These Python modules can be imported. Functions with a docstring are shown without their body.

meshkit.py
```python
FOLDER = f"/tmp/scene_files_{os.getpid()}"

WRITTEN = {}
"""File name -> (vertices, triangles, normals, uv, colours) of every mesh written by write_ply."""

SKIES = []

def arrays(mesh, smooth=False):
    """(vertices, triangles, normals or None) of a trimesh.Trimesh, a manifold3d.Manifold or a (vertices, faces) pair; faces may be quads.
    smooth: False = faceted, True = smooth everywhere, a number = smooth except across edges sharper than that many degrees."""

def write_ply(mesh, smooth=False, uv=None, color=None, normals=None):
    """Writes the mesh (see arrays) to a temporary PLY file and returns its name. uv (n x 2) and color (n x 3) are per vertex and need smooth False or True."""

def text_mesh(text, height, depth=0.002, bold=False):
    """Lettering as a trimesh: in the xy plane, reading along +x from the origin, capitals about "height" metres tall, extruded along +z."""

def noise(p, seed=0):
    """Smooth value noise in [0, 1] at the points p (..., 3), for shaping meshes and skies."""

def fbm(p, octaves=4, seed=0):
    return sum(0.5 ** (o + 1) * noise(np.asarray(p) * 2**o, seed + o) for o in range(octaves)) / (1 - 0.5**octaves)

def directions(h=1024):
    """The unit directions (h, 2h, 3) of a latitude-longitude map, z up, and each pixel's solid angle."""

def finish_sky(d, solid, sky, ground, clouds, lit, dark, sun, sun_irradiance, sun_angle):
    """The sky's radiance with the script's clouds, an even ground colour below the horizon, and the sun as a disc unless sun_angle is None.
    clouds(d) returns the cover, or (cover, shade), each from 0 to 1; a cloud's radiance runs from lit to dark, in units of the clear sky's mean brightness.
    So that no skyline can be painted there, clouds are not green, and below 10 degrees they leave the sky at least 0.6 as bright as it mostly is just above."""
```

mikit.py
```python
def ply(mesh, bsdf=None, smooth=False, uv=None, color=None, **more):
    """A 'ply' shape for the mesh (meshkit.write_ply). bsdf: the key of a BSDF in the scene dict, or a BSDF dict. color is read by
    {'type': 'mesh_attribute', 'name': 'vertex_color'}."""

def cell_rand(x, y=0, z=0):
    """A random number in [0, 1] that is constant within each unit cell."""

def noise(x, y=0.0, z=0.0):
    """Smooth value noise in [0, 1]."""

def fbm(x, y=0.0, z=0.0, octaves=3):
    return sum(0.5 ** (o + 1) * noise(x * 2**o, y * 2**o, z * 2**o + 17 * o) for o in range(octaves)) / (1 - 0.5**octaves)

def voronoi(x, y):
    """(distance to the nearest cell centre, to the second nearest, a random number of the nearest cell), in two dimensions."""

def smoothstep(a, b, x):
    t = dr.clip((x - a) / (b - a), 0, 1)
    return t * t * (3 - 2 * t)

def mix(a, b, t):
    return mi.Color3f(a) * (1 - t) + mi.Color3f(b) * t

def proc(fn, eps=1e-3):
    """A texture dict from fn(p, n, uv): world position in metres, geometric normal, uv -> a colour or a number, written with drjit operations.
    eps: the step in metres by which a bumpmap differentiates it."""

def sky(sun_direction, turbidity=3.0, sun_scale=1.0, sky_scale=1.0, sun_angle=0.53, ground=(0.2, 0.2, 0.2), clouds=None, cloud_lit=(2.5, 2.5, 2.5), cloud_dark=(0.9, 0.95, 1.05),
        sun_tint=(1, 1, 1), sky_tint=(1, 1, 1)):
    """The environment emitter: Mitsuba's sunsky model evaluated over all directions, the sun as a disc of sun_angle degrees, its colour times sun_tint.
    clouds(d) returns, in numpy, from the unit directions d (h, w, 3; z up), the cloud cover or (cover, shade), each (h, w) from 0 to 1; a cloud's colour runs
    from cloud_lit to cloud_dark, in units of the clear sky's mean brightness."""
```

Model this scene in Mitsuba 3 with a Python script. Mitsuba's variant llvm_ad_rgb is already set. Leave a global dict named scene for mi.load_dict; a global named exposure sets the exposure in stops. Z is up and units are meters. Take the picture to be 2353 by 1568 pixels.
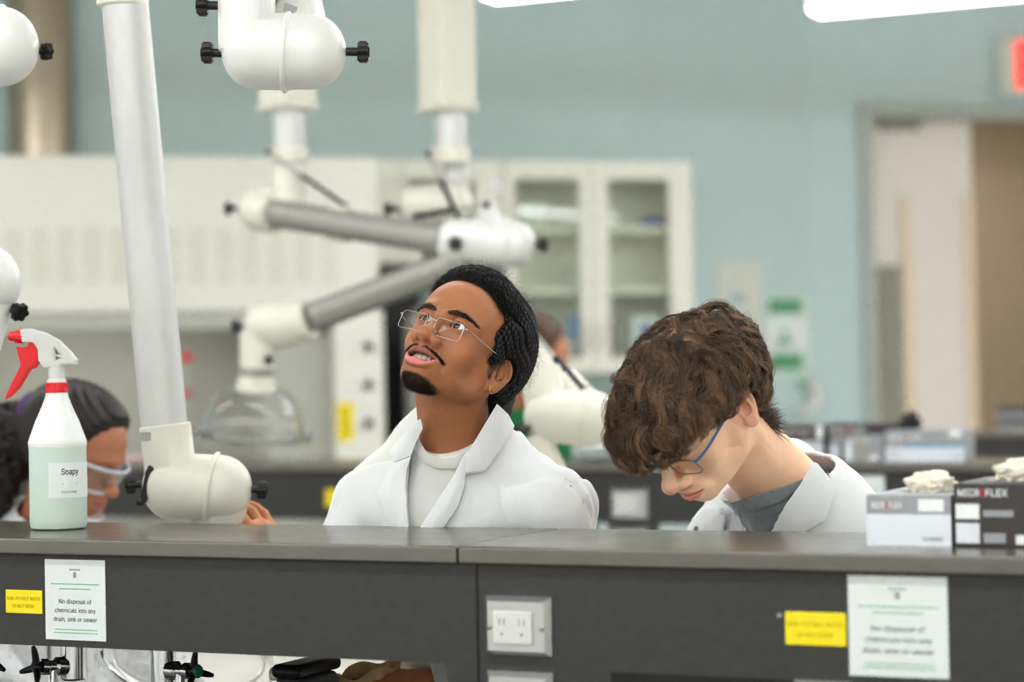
import math, random
import numpy as np, trimesh, manifold3d as m3, shapely.geometry as sg, shapely.affinity as sa
import drjit as dr, mitsuba as mi, mikit, meshkit
from scipy.spatial import cKDTree
T = mi.ScalarTransform4f
rng = np.random.default_rng(7)
random.seed(7)
scene, labels = {}, {}

# ---------------------------------------------------------------- camera
FPX, W, H = 5000.0, 2353, 1568
CAM = np.array([0.0, 0.0, 1.53])
_roll, _pitch = math.radians(1.04), math.atan((872.0 - H / 2) / FPX)
FW = np.array([0, math.cos(_pitch), math.sin(_pitch)])
_u0 = np.cross([1.0, 0, 0], FW)
RT = math.cos(_roll) * np.array([1.0, 0, 0]) - math.sin(_roll) * _u0
UP = math.cos(_roll) * _u0 + math.sin(_roll) * np.array([1.0, 0, 0])
scene['camera'] = {'type': 'thinlens', 'fov': math.degrees(2 * math.atan(W / 2 / FPX)), 'fov_axis': 'x',
                   'aperture_radius': 0.0175, 'focus_distance': 3.40, 'near_clip': 0.05, 'far_clip': 60.0,
                   'to_world': T().look_at(origin=CAM.tolist(), target=(CAM + FW).tolist(), up=UP.tolist())}
exposure = 0.27
# ---------------------------------------------------------------- lamps (linear pendants, built further down)
LAMP = (14.4, 14.8, 15.0)           # radiance of the lamps' diffusers


def P(x, y, d):
    """World point d metres in front of the lens in the direction of a place in the photograph."""
    return CAM + d * FW + (x - W / 2) / FPX * d * RT - (y - H / 2) / FPX * d * UP


def V(*a):
    return np.array(a, float)


def unit(v):
    v = np.asarray(v, float)
    return v / np.linalg.norm(v)


# ---------------------------------------------------------------- materials
def rgb(c):
    """linear colour from 0-255 sRGB"""
    c = np.asarray(c, float) / 255
    return [float(v) for v in np.where(c <= 0.04045, c / 12.92, ((c + 0.055) / 1.055) ** 2.4)]


def mat(name, color, rough=0.5, metal=0.0, spec=0.5, two=True, **kw):
    c = color if isinstance(color, dict) else {'type': 'rgb', 'value': rgb(color)}
    b = {'type': 'principled', 'base_color': c, 'roughness': rough if isinstance(rough, dict) else float(rough), 'metallic': float(metal), 'specular': float(spec), **kw}
    scene['mat_' + name] = {'type': 'twosided', 'bsdf': b} if two else b
    return 'mat_' + name


def bumped(name, inner, fn, scale, eps=1e-3):
    b = scene.pop(inner)
    b = b['bsdf'] if b['type'] == 'twosided' else b
    scene['mat_' + name] = {'type': 'twosided', 'bsdf': {'type': 'bumpmap', 'arbitrary': mikit.proc(fn, eps), 'scale': scale, 'bsdf': b}}
    return 'mat_' + name


# ---------------------------------------------------------------- names
_used = {}


def numbered(key):
    if key not in _used:
        _used[key] = 0
        return key
    _used[key] += 1
    return f'{key}_{_used[key]:03d}'


def thing(name, label, cat, group=None):
    key = numbered(name)
    labels[key] = {'label': label, 'category': cat}
    if group:
        labels[key]['group'] = group
    return key


def part(parent, name, mesh, m, smooth=35, label=None, kind=None, **kw):
    key = numbered(parent + '__' + name)
    scene[key] = mikit.ply(mesh, m, smooth=smooth, **kw)
    if label or kind:
        labels[key] = {k: v for k, v in (('label', label), ('kind', kind)) if v}
    return key


def single(name, mesh, m, label, cat, group=None, smooth=35, **kw):
    key = thing(name, label, cat, group)
    scene[key] = mikit.ply(mesh, m, smooth=smooth, **kw)
    return key


def struct(name, mesh, m, label=None, smooth=False, parent=None, **kw):
    key = numbered(name if parent is None else parent + '__' + name)
    scene[key] = mikit.ply(mesh, m, smooth=smooth, **kw)
    if parent is None:
        labels[key] = {'kind': 'structure', 'label': label or name.replace('_', ' '), 'category': name.split('_')[0]}
    elif label:
        labels[key] = {'label': label}
    return key


# ---------------------------------------------------------------- mesh tools
cat = trimesh.util.concatenate


def frame(o, x, y, z):
    m = np.eye(4)
    m[:3, 0], m[:3, 1], m[:3, 2], m[:3, 3] = x, y, z, o
    return m


def along(p, q):
    """4x4 whose z runs from p to q, origin p"""
    z = unit(np.subtract(q, p))
    x = unit(np.cross([0, 0, 1.0] if abs(z[2]) < 0.95 else [0, 1.0, 0], z))
    return frame(p, x, np.cross(z, x), z)


def rbox(sx, sy, sz, r=0.004, seg=2, c=(0, 0, 0)):
    """box with rounded edges (convex hull of corner octants)"""
    r = min(r, sx / 2.01, sy / 2.01, sz / 2.01)
    a = np.linspace(0, math.pi / 2, seg + 1)
    pts = []
    for i in a:
        for j in a:
            pts.append((math.cos(i) * math.cos(j), math.cos(i) * math.sin(j), math.sin(i)))
    pts = np.array(pts) * r
    allp = []
    for s in np.ndindex(2, 2, 2):
        s = np.array(s) * 2 - 1
        allp.append(pts * s + s * (np.array([sx, sy, sz]) / 2 - r))
    m = trimesh.convex.convex_hull(np.vstack(allp) + np.array(c))
    return m


def box3(x0, x1, y0, y1, z0, z1, r=0.0):
    if r:
        return rbox(x1 - x0, y1 - y0, z1 - z0, r, 2, ((x0 + x1) / 2, (y0 + y1) / 2, (z0 + z1) / 2))
    m = trimesh.creation.box((x1 - x0, y1 - y0, z1 - z0))
    m.apply_translation(((x0 + x1) / 2, (y0 + y1) / 2, (z0 + z1) / 2))
    return m


def lathe(profile, n=48, caps=False):
    """profile: (r, z) list, revolved about z"""
    pr = np.array(profile, float)
    a = np.arange(n) * 2 * math.pi / n
    v = np.stack([np.outer(pr[:, 0], np.cos(a)), np.outer(pr[:, 0], np.sin(a)), np.repeat(pr[:, 1:2], n, 1)], -1)
    k = len(pr)
    i, j = np.meshgrid(np.arange(k - 1), np.arange(n), indexing='ij')
    j2 = (j + 1) % n
    q = np.stack([i * n + j, i * n + j2, (i + 1) * n + j2, (i + 1) * n + j], -1).reshape(-1, 4)
    f = np.vstack([q[:, [0, 1, 2]], q[:, [0, 2, 3]]])
    m = trimesh.Trimesh(v.reshape(-1, 3), f, process=False)
    m.merge_vertices()
    m.update_faces(m.nondegenerate_faces())
    return m


def tube(pts, r, n=10, caps=True, closed=False):
    """tube along a polyline; r number or list"""
    p = np.asarray(pts, float)
    k = len(p)
    r = np.broadcast_to(np.asarray(r, float), (k,))
    t = np.gradient(p, axis=0) if not closed else np.roll(p, -1, 0) - np.roll(p, 1, 0)
    t /= np.maximum(np.linalg.norm(t, axis=1, keepdims=True), 1e-12)
    u = np.zeros_like(p)
    a = np.cross(t[0], [0, 0, 1.0] if abs(t[0][2]) < 0.9 else [1.0, 0, 0])
    u[0] = unit(a)
    for i in range(1, k):
        b = u[i - 1] - t[i] * (u[i - 1] @ t[i])
        u[i] = unit(b)
    w = np.cross(t, u)
    ang = np.arange(n) * 2 * math.pi / n
    v = p[:, None] + r[:, None, None] * (np.cos(ang)[None, :, None] * u[:, None] + np.sin(ang)[None, :, None] * w[:, None])
    m = k if closed else k - 1
    i, j = np.meshgrid(np.arange(m), np.arange(n), indexing='ij')
    i2, j2 = (i + 1) % k, (j + 1) % n
    q = np.stack([i * n + j, i * n + j2, i2 * n + j2, i2 * n + j], -1).reshape(-1, 4)
    f = [q[:, [0, 1, 2]], q[:, [0, 2, 3]]]
    vv = v.reshape(-1, 3)
    if caps and not closed:
        vv = np.vstack([vv, p[0], p[-1]])
        jj = np.arange(n)
        f.append(np.stack([np.full(n, k * n), (jj + 1) % n, jj], 1))
        f.append(np.stack([np.full(n, k * n + 1), (k - 1) * n + jj, (k - 1) * n + (jj + 1) % n], 1))
    return trimesh.Trimesh(vv, np.vstack(f), process=False)


def bezier(pts, n=20):
    """Catmull-Rom through the points"""
    p = np.asarray(pts, float)
    if len(p) == 2:
        return p[0] + np.linspace(0, 1, n)[:, None] * (p[1] - p[0])
    q = np.vstack([2 * p[0] - p[1], p, 2 * p[-1] - p[-2]])
    out = []
    u = np.linspace(0, len(p) - 1, n)
    for s in u:
        i = min(int(s), len(p) - 2)
        t = s - i
        a, b, c, d = q[i:i + 4]
        out.append(0.5 * (2 * b + (c - a) * t + (2 * a - 5 * b + 4 * c - d) * t * t + (3 * b - a - 3 * c + d) * t ** 3))
    return np.array(out)


def cyl(p, q, r, n=24, bev=0.0):
    L = float(np.linalg.norm(np.subtract(q, p)))
    pr = [(0, 0), (r - bev, 0)] + ([(r, bev), (r, L - bev)] if bev else [(r, L)]) + [(r - bev, L), (0, L)] if bev else [(0, 0), (r, 0), (r, L), (0, L)]
    m = lathe(pr, n)
    m.apply_transform(along(p, q))
    return m


def ball(c, r, sub=3):
    m = trimesh.creation.icosphere(sub, 1.0)
    m.vertices = m.vertices * np.asarray(r) + np.asarray(c)
    return m


def extrude(poly, h, bev=0.0):
    m = trimesh.creation.extrude_polygon(poly, h, engine='earcut')
    return m


def moved(m, M):
    m = m.copy()
    m.apply_transform(M)
    return m


def man(mesh):
    return m3.Manifold(m3.Mesh(np.asarray(mesh.vertices, np.float32), np.asarray(mesh.faces, np.uint32)))


def tri(mf):
    m = mf.to_mesh()
    return trimesh.Trimesh(m.vert_properties[:, :3], m.tri_verts, process=False)


def text(s, h, M, depth=0.0006, bold=False, center=True, width=None):
    """lettering in the xy plane of frame M"""
    m = meshkit.text_mesh(s, h, depth, bold)
    b = m.bounds
    if width:
        k = width / (b[1][0] - b[0][0])
        m.vertices = m.vertices * V(k, 1, 1)
        b = m.bounds
    if center:
        m.apply_translation((-(b[0][0] + b[1][0]) / 2, -h / 2, 0))
    m.apply_transform(M)
    return m


# ---------------------------------------------------------------- implicit modelling
def s_ell(p, c, r, R=None):
    q = p - np.asarray(c, np.float32)
    if R is not None:
        q = q @ np.asarray(R, np.float32)
    r = np.asarray(r, np.float32)
    k0 = np.linalg.norm(q / r, axis=1)
    k1 = np.linalg.norm(q / (r * r), axis=1)
    return k0 * (k0 - 1) / np.maximum(k1, 1e-6)


def s_cap(p, a, b, ra, rb=None):
    """round cone, approximately"""
    a, b = np.asarray(a, np.float32), np.asarray(b, np.float32)
    rb = ra if rb is None else rb
    d = b - a
    h = np.clip((p - a) @ d / (d @ d), 0, 1)
    return np.linalg.norm(p - a - h[:, None] * d, axis=1) - (ra + (rb - ra) * h)


def s_path(p, pts, rad):
    out = None
    for i in range(len(pts) - 1):
        s = s_cap(p, pts[i], pts[i + 1], rad[i], rad[i + 1])
        out = s if out is None else np.minimum(out, s)
    return out


def su(a, b, k):
    h = np.clip(0.5 + 0.5 * (b - a) / k, 0, 1)
    return b + (a - b) * h - k * h * (1 - h)


def ss(a, b, k):
    """a minus b, smoothly"""
    return -su(-a, b, k)


def si(a, b, k):
    return -su(-a, -b, k)


def surface(fn, lo, hi, step, block=8):
    """The zero surface of fn (points -> signed distances) as a trimesh: naive surface nets on a grid that is filled only near the surface."""
    lo, hi = np.asarray(lo, float), np.asarray(hi, float)
    nb = np.ceil((hi - lo) / (step * block)).astype(int)
    n = nb * block + 1
    bc = np.stack(np.meshgrid(*[np.arange(k) for k in nb], indexing='ij'), -1).reshape(-1, 3)
    cen = lo + (bc + 0.5) * block * step
    d0 = fn(cen.astype(np.float32))
    g = np.full(n, 1.0, np.float32)
    far = np.abs(d0) > block * step * 1.25
    inside = bc[far & (d0 < 0)]
    for i, j, k in inside:
        g[i * block:(i + 1) * block + 1, j * block:(j + 1) * block + 1, k * block:(k + 1) * block + 1] = -1
    near = bc[~far]
    o = np.stack(np.meshgrid(*[np.arange(block + 1)] * 3, indexing='ij'), -1).reshape(-1, 3)
    CH = 400
    for s in range(0, len(near), CH):
        ch = near[s:s + CH]
        idx = (ch[:, None] * block + o[None]).reshape(-1, 3)
        val = fn((lo + idx * step).astype(np.float32))
        g[idx[:, 0], idx[:, 1], idx[:, 2]] = val
    sgn = g < 0
    c = [sgn[a:n[0] - 1 + a, b:n[1] - 1 + b, e:n[2] - 1 + e] for a in (0, 1) for b in (0, 1) for e in (0, 1)]
    tot = sum(x.astype(np.int8) for x in c)
    act = np.argwhere((tot > 0) & (tot < 8))
    acc, cnt = np.zeros((len(act), 3)), np.zeros(len(act))
    corners = [(a, b, e) for a in (0, 1) for b in (0, 1) for e in (0, 1)]
    for ci in range(8):
        for cj in range(ci + 1, 8):
            A, B = np.array(corners[ci]), np.array(corners[cj])
            if np.abs(A - B).sum() != 1:
                continue
            ga, gb = g[tuple((act + A).T)], g[tuple((act + B).T)]
            m = (ga < 0) != (gb < 0)
            t = ga[m] / (ga[m] - gb[m])
            acc[m] += A + t[:, None] * (B - A)
            cnt[m] += 1
    vert = lo + (act + acc / cnt[:, None]) * step
    vid = np.full(tuple(n - 1), -1, np.int64)
    vid[tuple(act.T)] = np.arange(len(act))
    faces = []
    for ax in range(3):
        u, w = (ax + 1) % 3, (ax + 2) % 3
        sl0 = [slice(None)] * 3
        sl1 = [slice(None)] * 3
        sl0[ax], sl1[ax] = slice(0, n[ax] - 1), slice(1, n[ax])
        s0, s1 = sgn[tuple(sl0)], sgn[tuple(sl1)]
        e = np.argwhere(s0 != s1)
        e = e[(e[:, u] > 0) & (e[:, w] > 0) & (e[:, u] < n[u] - 1) & (e[:, w] < n[w] - 1)]
        fl = s0[tuple(e.T)]

        def at(du, dw):
            q = e.copy()
            q[:, u] += du
            q[:, w] += dw
            return vid[tuple(q.T)]
        q = np.stack([at(-1, -1), at(0, -1), at(0, 0), at(-1, 0)], 1)
        q = np.where(fl[:, None], q, q[:, ::-1])
        q = q[(q >= 0).all(1)]
        faces += [q[:, [0, 1, 2]], q[:, [0, 2, 3]]]
    return trimesh.Trimesh(vert, np.vstack(faces), process=False)


def srgb_l(c):
    return np.array(rgb(c))


VC = {'type': 'mesh_attribute', 'name': 'vertex_color'}
# ---------------------------------------------------------------- materials of the place
WALL = mat('wall_paint', {'type': 'proc', **{k: v for k, v in mikit.proc(lambda p, n, uv: mikit.mix((0.485, 0.60, 0.615), (0.515, 0.63, 0.645), mikit.fbm(p.x * 3, p.y * 3, p.z * 3))).items() if k != 'type'}}, 0.6, spec=0.35)
CEIL = mat('ceiling_paint', (232, 231, 226), 0.9, spec=0.1)
FLOOR = mat('floor_vinyl', mikit.proc(lambda p, n, uv: mikit.mix((0.60, 0.59, 0.56), (0.70, 0.69, 0.66), mikit.fbm(p.x * 40, p.y * 40, 0))), 0.35)
LAB = mat('cream_enamel', (240, 238, 230), 0.38)
CAB = mat('cabinet_enamel', (229, 226, 216), 0.4)
PLAS = mat('white_plastic', (216, 216, 214), 0.33, spec=0.5)
IVORY = mat('ivory_plastic', (216, 213, 201), 0.35)
BLK = mat('black_plastic', (17, 17, 18), 0.38, spec=0.35)
DARKP = mat('charcoal_panel', mikit.proc(lambda p, n, uv: mikit.mix((0.029, 0.028, 0.028), (0.038, 0.037, 0.036), mikit.fbm(p.x * 90, p.y * 90, p.z * 90))), 0.62, spec=0.4)
SHELF = mat('shelf_laminate', mikit.proc(lambda p, n, uv: mikit.mix((0.050, 0.044, 0.033), (0.075, 0.066, 0.050), mikit.fbm(p.x * 25, p.y * 25, p.z * 60))), 0.19, spec=1.0, clearcoat=1.0, clearcoat_gloss=0.75)
EPOXY = mat('black_epoxy', (44, 44, 46), 0.35)
ALU = mat('brushed_aluminium', (204, 204, 203), mikit.proc(lambda p, n, uv: 0.46 + 0.10 * mikit.fbm(p.x * 60, p.y * 60, p.z * 8)), metal=0.5, spec=0.6)
GREYPIPE = mat('grey_anodised_pipe', (150, 148, 144), 0.40, metal=0.5)
CHROME = mat('chrome', (214, 216, 220), 0.1, metal=1.0)
STEEL = mat('stainless_steel', (168, 154, 138), 0.26, metal=1.0)
PLATE = mat('satin_steel_plate', (196, 197, 198), 0.3, metal=0.85)
FRAMEM = mat('door_frame_paint', (166, 171, 165), 0.5)
DOORM = mat('door_leaf_paint', (226, 216, 210), 0.5)
TAN = mat('corridor_tan_paint', (190, 172, 148), 0.7)
WOOD = mat('pale_wood', mikit.proc(lambda p, n, uv: mikit.mix((0.72, 0.55, 0.40), (0.82, 0.68, 0.52), mikit.fbm(p.x * 60, p.y * 60, p.z * 3))), 0.5)
GREYP = mat('grey_paint', (140, 138, 126), 0.55)
RED = mat('red_plastic', (216, 10, 26), 0.25, spec=0.6)
YEL = mat('yellow_vinyl', (246, 222, 8), 0.5)
PAPER = mat('paper', (226, 232, 232), 0.75, spec=0.2)
INK = mat('ink_grey', (70, 74, 76), 0.8, spec=0.1)
INKL = mat('ink_pale', (150, 156, 156), 0.8, spec=0.1)
GREEN = mat('green_print', (30, 122, 72), 0.7, spec=0.2)
GREENL = mat('green_print_pale', (120, 178, 140), 0.7, spec=0.2)
GOLDINK = mat('olive_ink', (176, 158, 10), 0.7, spec=0.1)
HOODIN = mat('hood_liner', (186, 186, 178), 0.5)
BLUE = mat('blue_plastic', (36, 64, 140), 0.4)
LAMPH = mat('lamp_housing', (238, 238, 236), 0.4)
scene['mat_pane'] = {'type': 'thindielectric', 'int_ior': 1.5, 'specular_transmittance': {'type': 'rgb', 'value': [0.88, 0.94, 0.88]}}
scene['mat_acrylic'] = {'type': 'thindielectric', 'int_ior': 1.49}

# ---------------------------------------------------------------- directions
A25 = math.radians(25.0)
AL = V(math.cos(A25), -math.sin(A25), 0)       # along the benches, towards the right and nearer
BK = V(math.sin(A25), math.cos(A25), 0)        # across the benches, away from the lens
ZZ = V(0, 0, 1)


def hit(x, y, o, n):
    d = P(x, y, 1.0) - CAM
    return CAM + d * (((o - CAM) @ n) / (d @ n))


# ---------------------------------------------------------------- the shell
CZ = 3.3
A14 = math.radians(13.8)
aA = V(math.cos(A14), math.sin(A14), 0)
nA = V(math.sin(A14), -math.cos(A14), 0)       # towards the room
oA = P(866, 360, 9.35)
oA[2] = 0
cAB = hit(1450, 200, oA, nA)
cAB[2] = 0
cBC = P(1860, 400, 10.15)
cBC[2] = 0
aB = unit(cBC - cAB)
nB = V(aB[1], -aB[0], 0)
A21 = math.radians(16)
aC = V(math.cos(A21), math.sin(A21), 0)
nC = V(aC[1], -aC[0], 0)


def wall_panel(p, q, z0, z1, holes=(), thick=0.12):
    """upright wall from p to q (its face), thickness behind; holes (s0, s1, z0, z1) along it"""
    d = unit(q - p)
    L = np.linalg.norm(q - p)
    po = sg.box(0, z0, L, z1)
    for s0, s1, a, b in holes:
        po = po.difference(sg.box(s0, a, s1, b))
    m = extrude(po, thick)
    m.apply_transform(frame(p, d, ZZ, np.cross(d, ZZ)))
    # thickness must run away from the room
    return m


def back_wall(p, q, **k):
    d = unit(q - p)
    m = wall_panel(p, q, -0.02, CZ, **k)
    m.apply_translation(-np.cross(d, ZZ) * 0.12)
    return m


wA0 = oA - aA * 5.2
wC1 = cBC + aC * 3.4
struct('wall_back', back_wall(wA0, cAB), WALL, 'blue-green painted wall behind the fume hood and cabinets')
struct('wall_corner', back_wall(cAB, cBC), WALL, 'short blue-green wall carrying the safety boards')
dU0 = float((hit(2003, 600, cBC, nC) - cBC) @ aC)
dU1 = dU0 + 1.85
dTop = hit(2100, 268, cBC, nC)[2]
struct('wall_right', back_wall(cBC, wC1, holes=[(dU0, dU1, -0.03, dTop)]), WALL, 'blue-green wall with the doorway and the exit sign')
XL, XR, YF = wA0[0], wC1[0], -4.5
pale = mat('side_wall_paint', (238, 238, 234), 0.7)
struct('wall_left', box3(XL - 0.12, XL, YF, wA0[1] + 0.05, 0, CZ), pale, 'pale side wall out of view')
struct('wall_side', box3(XR, XR + 0.12, YF, wC1[1] + 0.05, 0, CZ), pale, 'pale side wall right, out of view')
struct('wall_front', box3(XL, XR, YF - 0.12, YF, 0, CZ), pale, 'pale wall behind the camera')
struct('floor', box3(XL - 0.3, XR + 0.3, YF - 0.3, 14.5, -0.1, 0), FLOOR, 'grey vinyl floor')
struct('ceiling', box3(XL - 0.3, XR + 0.3, YF - 0.3, 14.5, CZ, CZ + 0.1), CEIL, 'white ceiling')
for k, (p, q) in enumerate(((wA0, cAB), (cAB, cBC), (cBC, cBC + aC * (dU0 - 0.06)))):
    d = unit(q - p)
    m = box3(0, np.linalg.norm(q - p), 0, 0.012, 0, 0.1)
    m.apply_transform(frame(p, d, np.cross(ZZ, d), ZZ))
    m.apply_translation(-np.cross(ZZ, d) * 0.012)
    struct(f'baseboard_{("back", "corner", "right")[k]}', m, GREYP, 'grey vinyl skirting')

# corridor behind the doorway
fC = frame(cBC, aC, -nC, ZZ)                    # x along the wall, y behind it


def inC(m):
    return moved(m, fC)


struct('wall_corridor', inC(box3(-0.6, 3.4, 2.0, 2.1, 0, 3.0)), TAN, 'tan corridor wall seen through the doorway')
struct('wall_corridor_side', inC(box3(3.3, 3.4, 0.13, 2.0, 0, 3.0)), TAN, 'tan end wall of the corridor')
struct('wall_corridor_end', inC(box3(-0.7, -0.6, 0.13, 2.0, 0, 3.0)), TAN, 'tan end wall of the corridor, left')
struct('ceiling_corridor', inC(box3(-0.7, 3.4, 0.125, 2.1, 3.0, 3.05)), CEIL, 'white corridor ceiling')
# door frame and leaf
fr = numbered('door_1')
labels[fr] = {'kind': 'structure', 'label': 'doorway with grey-green steel frame and pale door standing open', 'category': 'door'}
W_ = 0.055
part(fr, 'jamb', inC(box3(dU0 - W_, dU0 + 0.005, -0.03, 0.13, 0, dTop + W_, 0.004)), FRAMEM)
part(fr, 'jamb', inC(box3(dU1 - 0.005, dU1 + W_, -0.03, 0.13, 0, dTop + W_, 0.004)), FRAMEM)
part(fr, 'header', inC(box3(dU0, dU1, -0.03, 0.13, dTop - 0.005, dTop + W_, 0.004)), FRAMEM)
lw = float((hit(2238, 600, cBC + V(0, 0.1, 0), nC) - cBC) @ aC) - dU0
lf = part(fr, 'leaf', inC(box3(dU0 + 0.01, dU0 + lw, 0.10, 0.145, 0.01, dTop - 0.012, 0.003)), DOORM)
for px, w_ in ((2083, 0.05), (2229, 0.045)):
    u = float((hit(px, 700, cBC + V(0, 0.1, 0), nC) - cBC) @ aC)
    zt = hit(px, 448, cBC, nC)[2]
    part(fr, 'wood_strip', inC(box3(u - w_ / 2, u + w_ / 2, 0.075, 0.1, 0.05, zt, 0.004)), WOOD, label='pale wooden edge strip')
u0, u1 = (float((hit(px, 700, cBC + V(0, 0.1, 0), nC) - cBC) @ aC) for px in (2018, 2068))
part(fr, 'push_plate', inC(box3(max(u0, dU0 + 0.012), u1, 0.088, 0.1, 0.05, hit(2040, 608, cBC, nC)[2], 0.003)), GREYP, label='grey plate')
cl = part(fr, 'closer', inC(box3(dU0 + 0.10, dU0 + 0.30, 0.055, 0.1, dTop - 0.055, dTop - 0.02, 0.006)), GREYP, label='grey door closer')
part(fr, 'closer_arm', inC(box3(dU0 + 0.02, dU0 + 0.36, 0.045, 0.055, dTop - 0.02, dTop - 0.01, 0.002)), GREYP)
# a lamp in the corridor ceiling
lampc = mikit.ply(inC(box3(0.6, 2.0, 0.9, 1.2, 2.975, 2.995)), LAMPH)
lampc['emitter'] = {'type': 'area', 'radiance': {'type': 'rgb', 'value': [7.0, 6.6, 6.0]}}
k = thing('corridor_lamp', 'flat lamp panel on the corridor ceiling', 'lamp')
scene[k] = lampc

# ---------------------------------------------------------------- pendant lamps
fB = frame(V(0, 0, 0), AL, BK, ZZ)


def lamp(end, L, label):
    k = thing('pendant_lamp', label, 'lamp', 'linear pendant lamps')
    o = np.array(end, float)
    M = frame(o, AL, BK, ZZ)
    d = rbox(L, 0.13, 0.034, 0.015, 3, (L / 2, 0, 0.033))
    s = mikit.ply(moved(d, M), LAMPH, smooth=40)
    s['emitter'] = {'type': 'area', 'radiance': {'type': 'rgb', 'value': list(LAMP)}}
    scene[numbered(k + '__diffuser')] = s
    part(k, 'housing', moved(box3(-0.01, L + 0.01, -0.075, 0.075, 0.052, 0.095, 0.01), M), LAMPH)
    for f in (0.12, 0.88):
        part(k, 'cable', cyl(M[:3, 3] + AL * L * f + ZZ * 0.09, V(*(M[:3, 3] + AL * L * f)[:2], CZ), 0.003, 8), LAMPH)


e1, e2 = P(1118, 14, 7.07), P(1868, 47, 7.5)
lamp(e1, 3.0, 'glowing linear pendant lamp at the top edge above the tall white duct cover')
lamp(e2, 3.0, 'glowing linear pendant lamp above the doorway')
lamp(V(2.45, 8.35, e2[2]), 2.0, 'linear pendant lamp out of view to the right near the doorway')
for j, dv in enumerate((2.3, 4.6, 6.9, 9.2)):
    for i in range(3):
        lamp(e1 + AL * (-3.3 + 3.3 * i) - BK * dv, 2.7, 'linear pendant lamp hanging out of view')

# ---------------------------------------------------------------- benches
ZS = P(1176, 1258, 3.0)[2]


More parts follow.
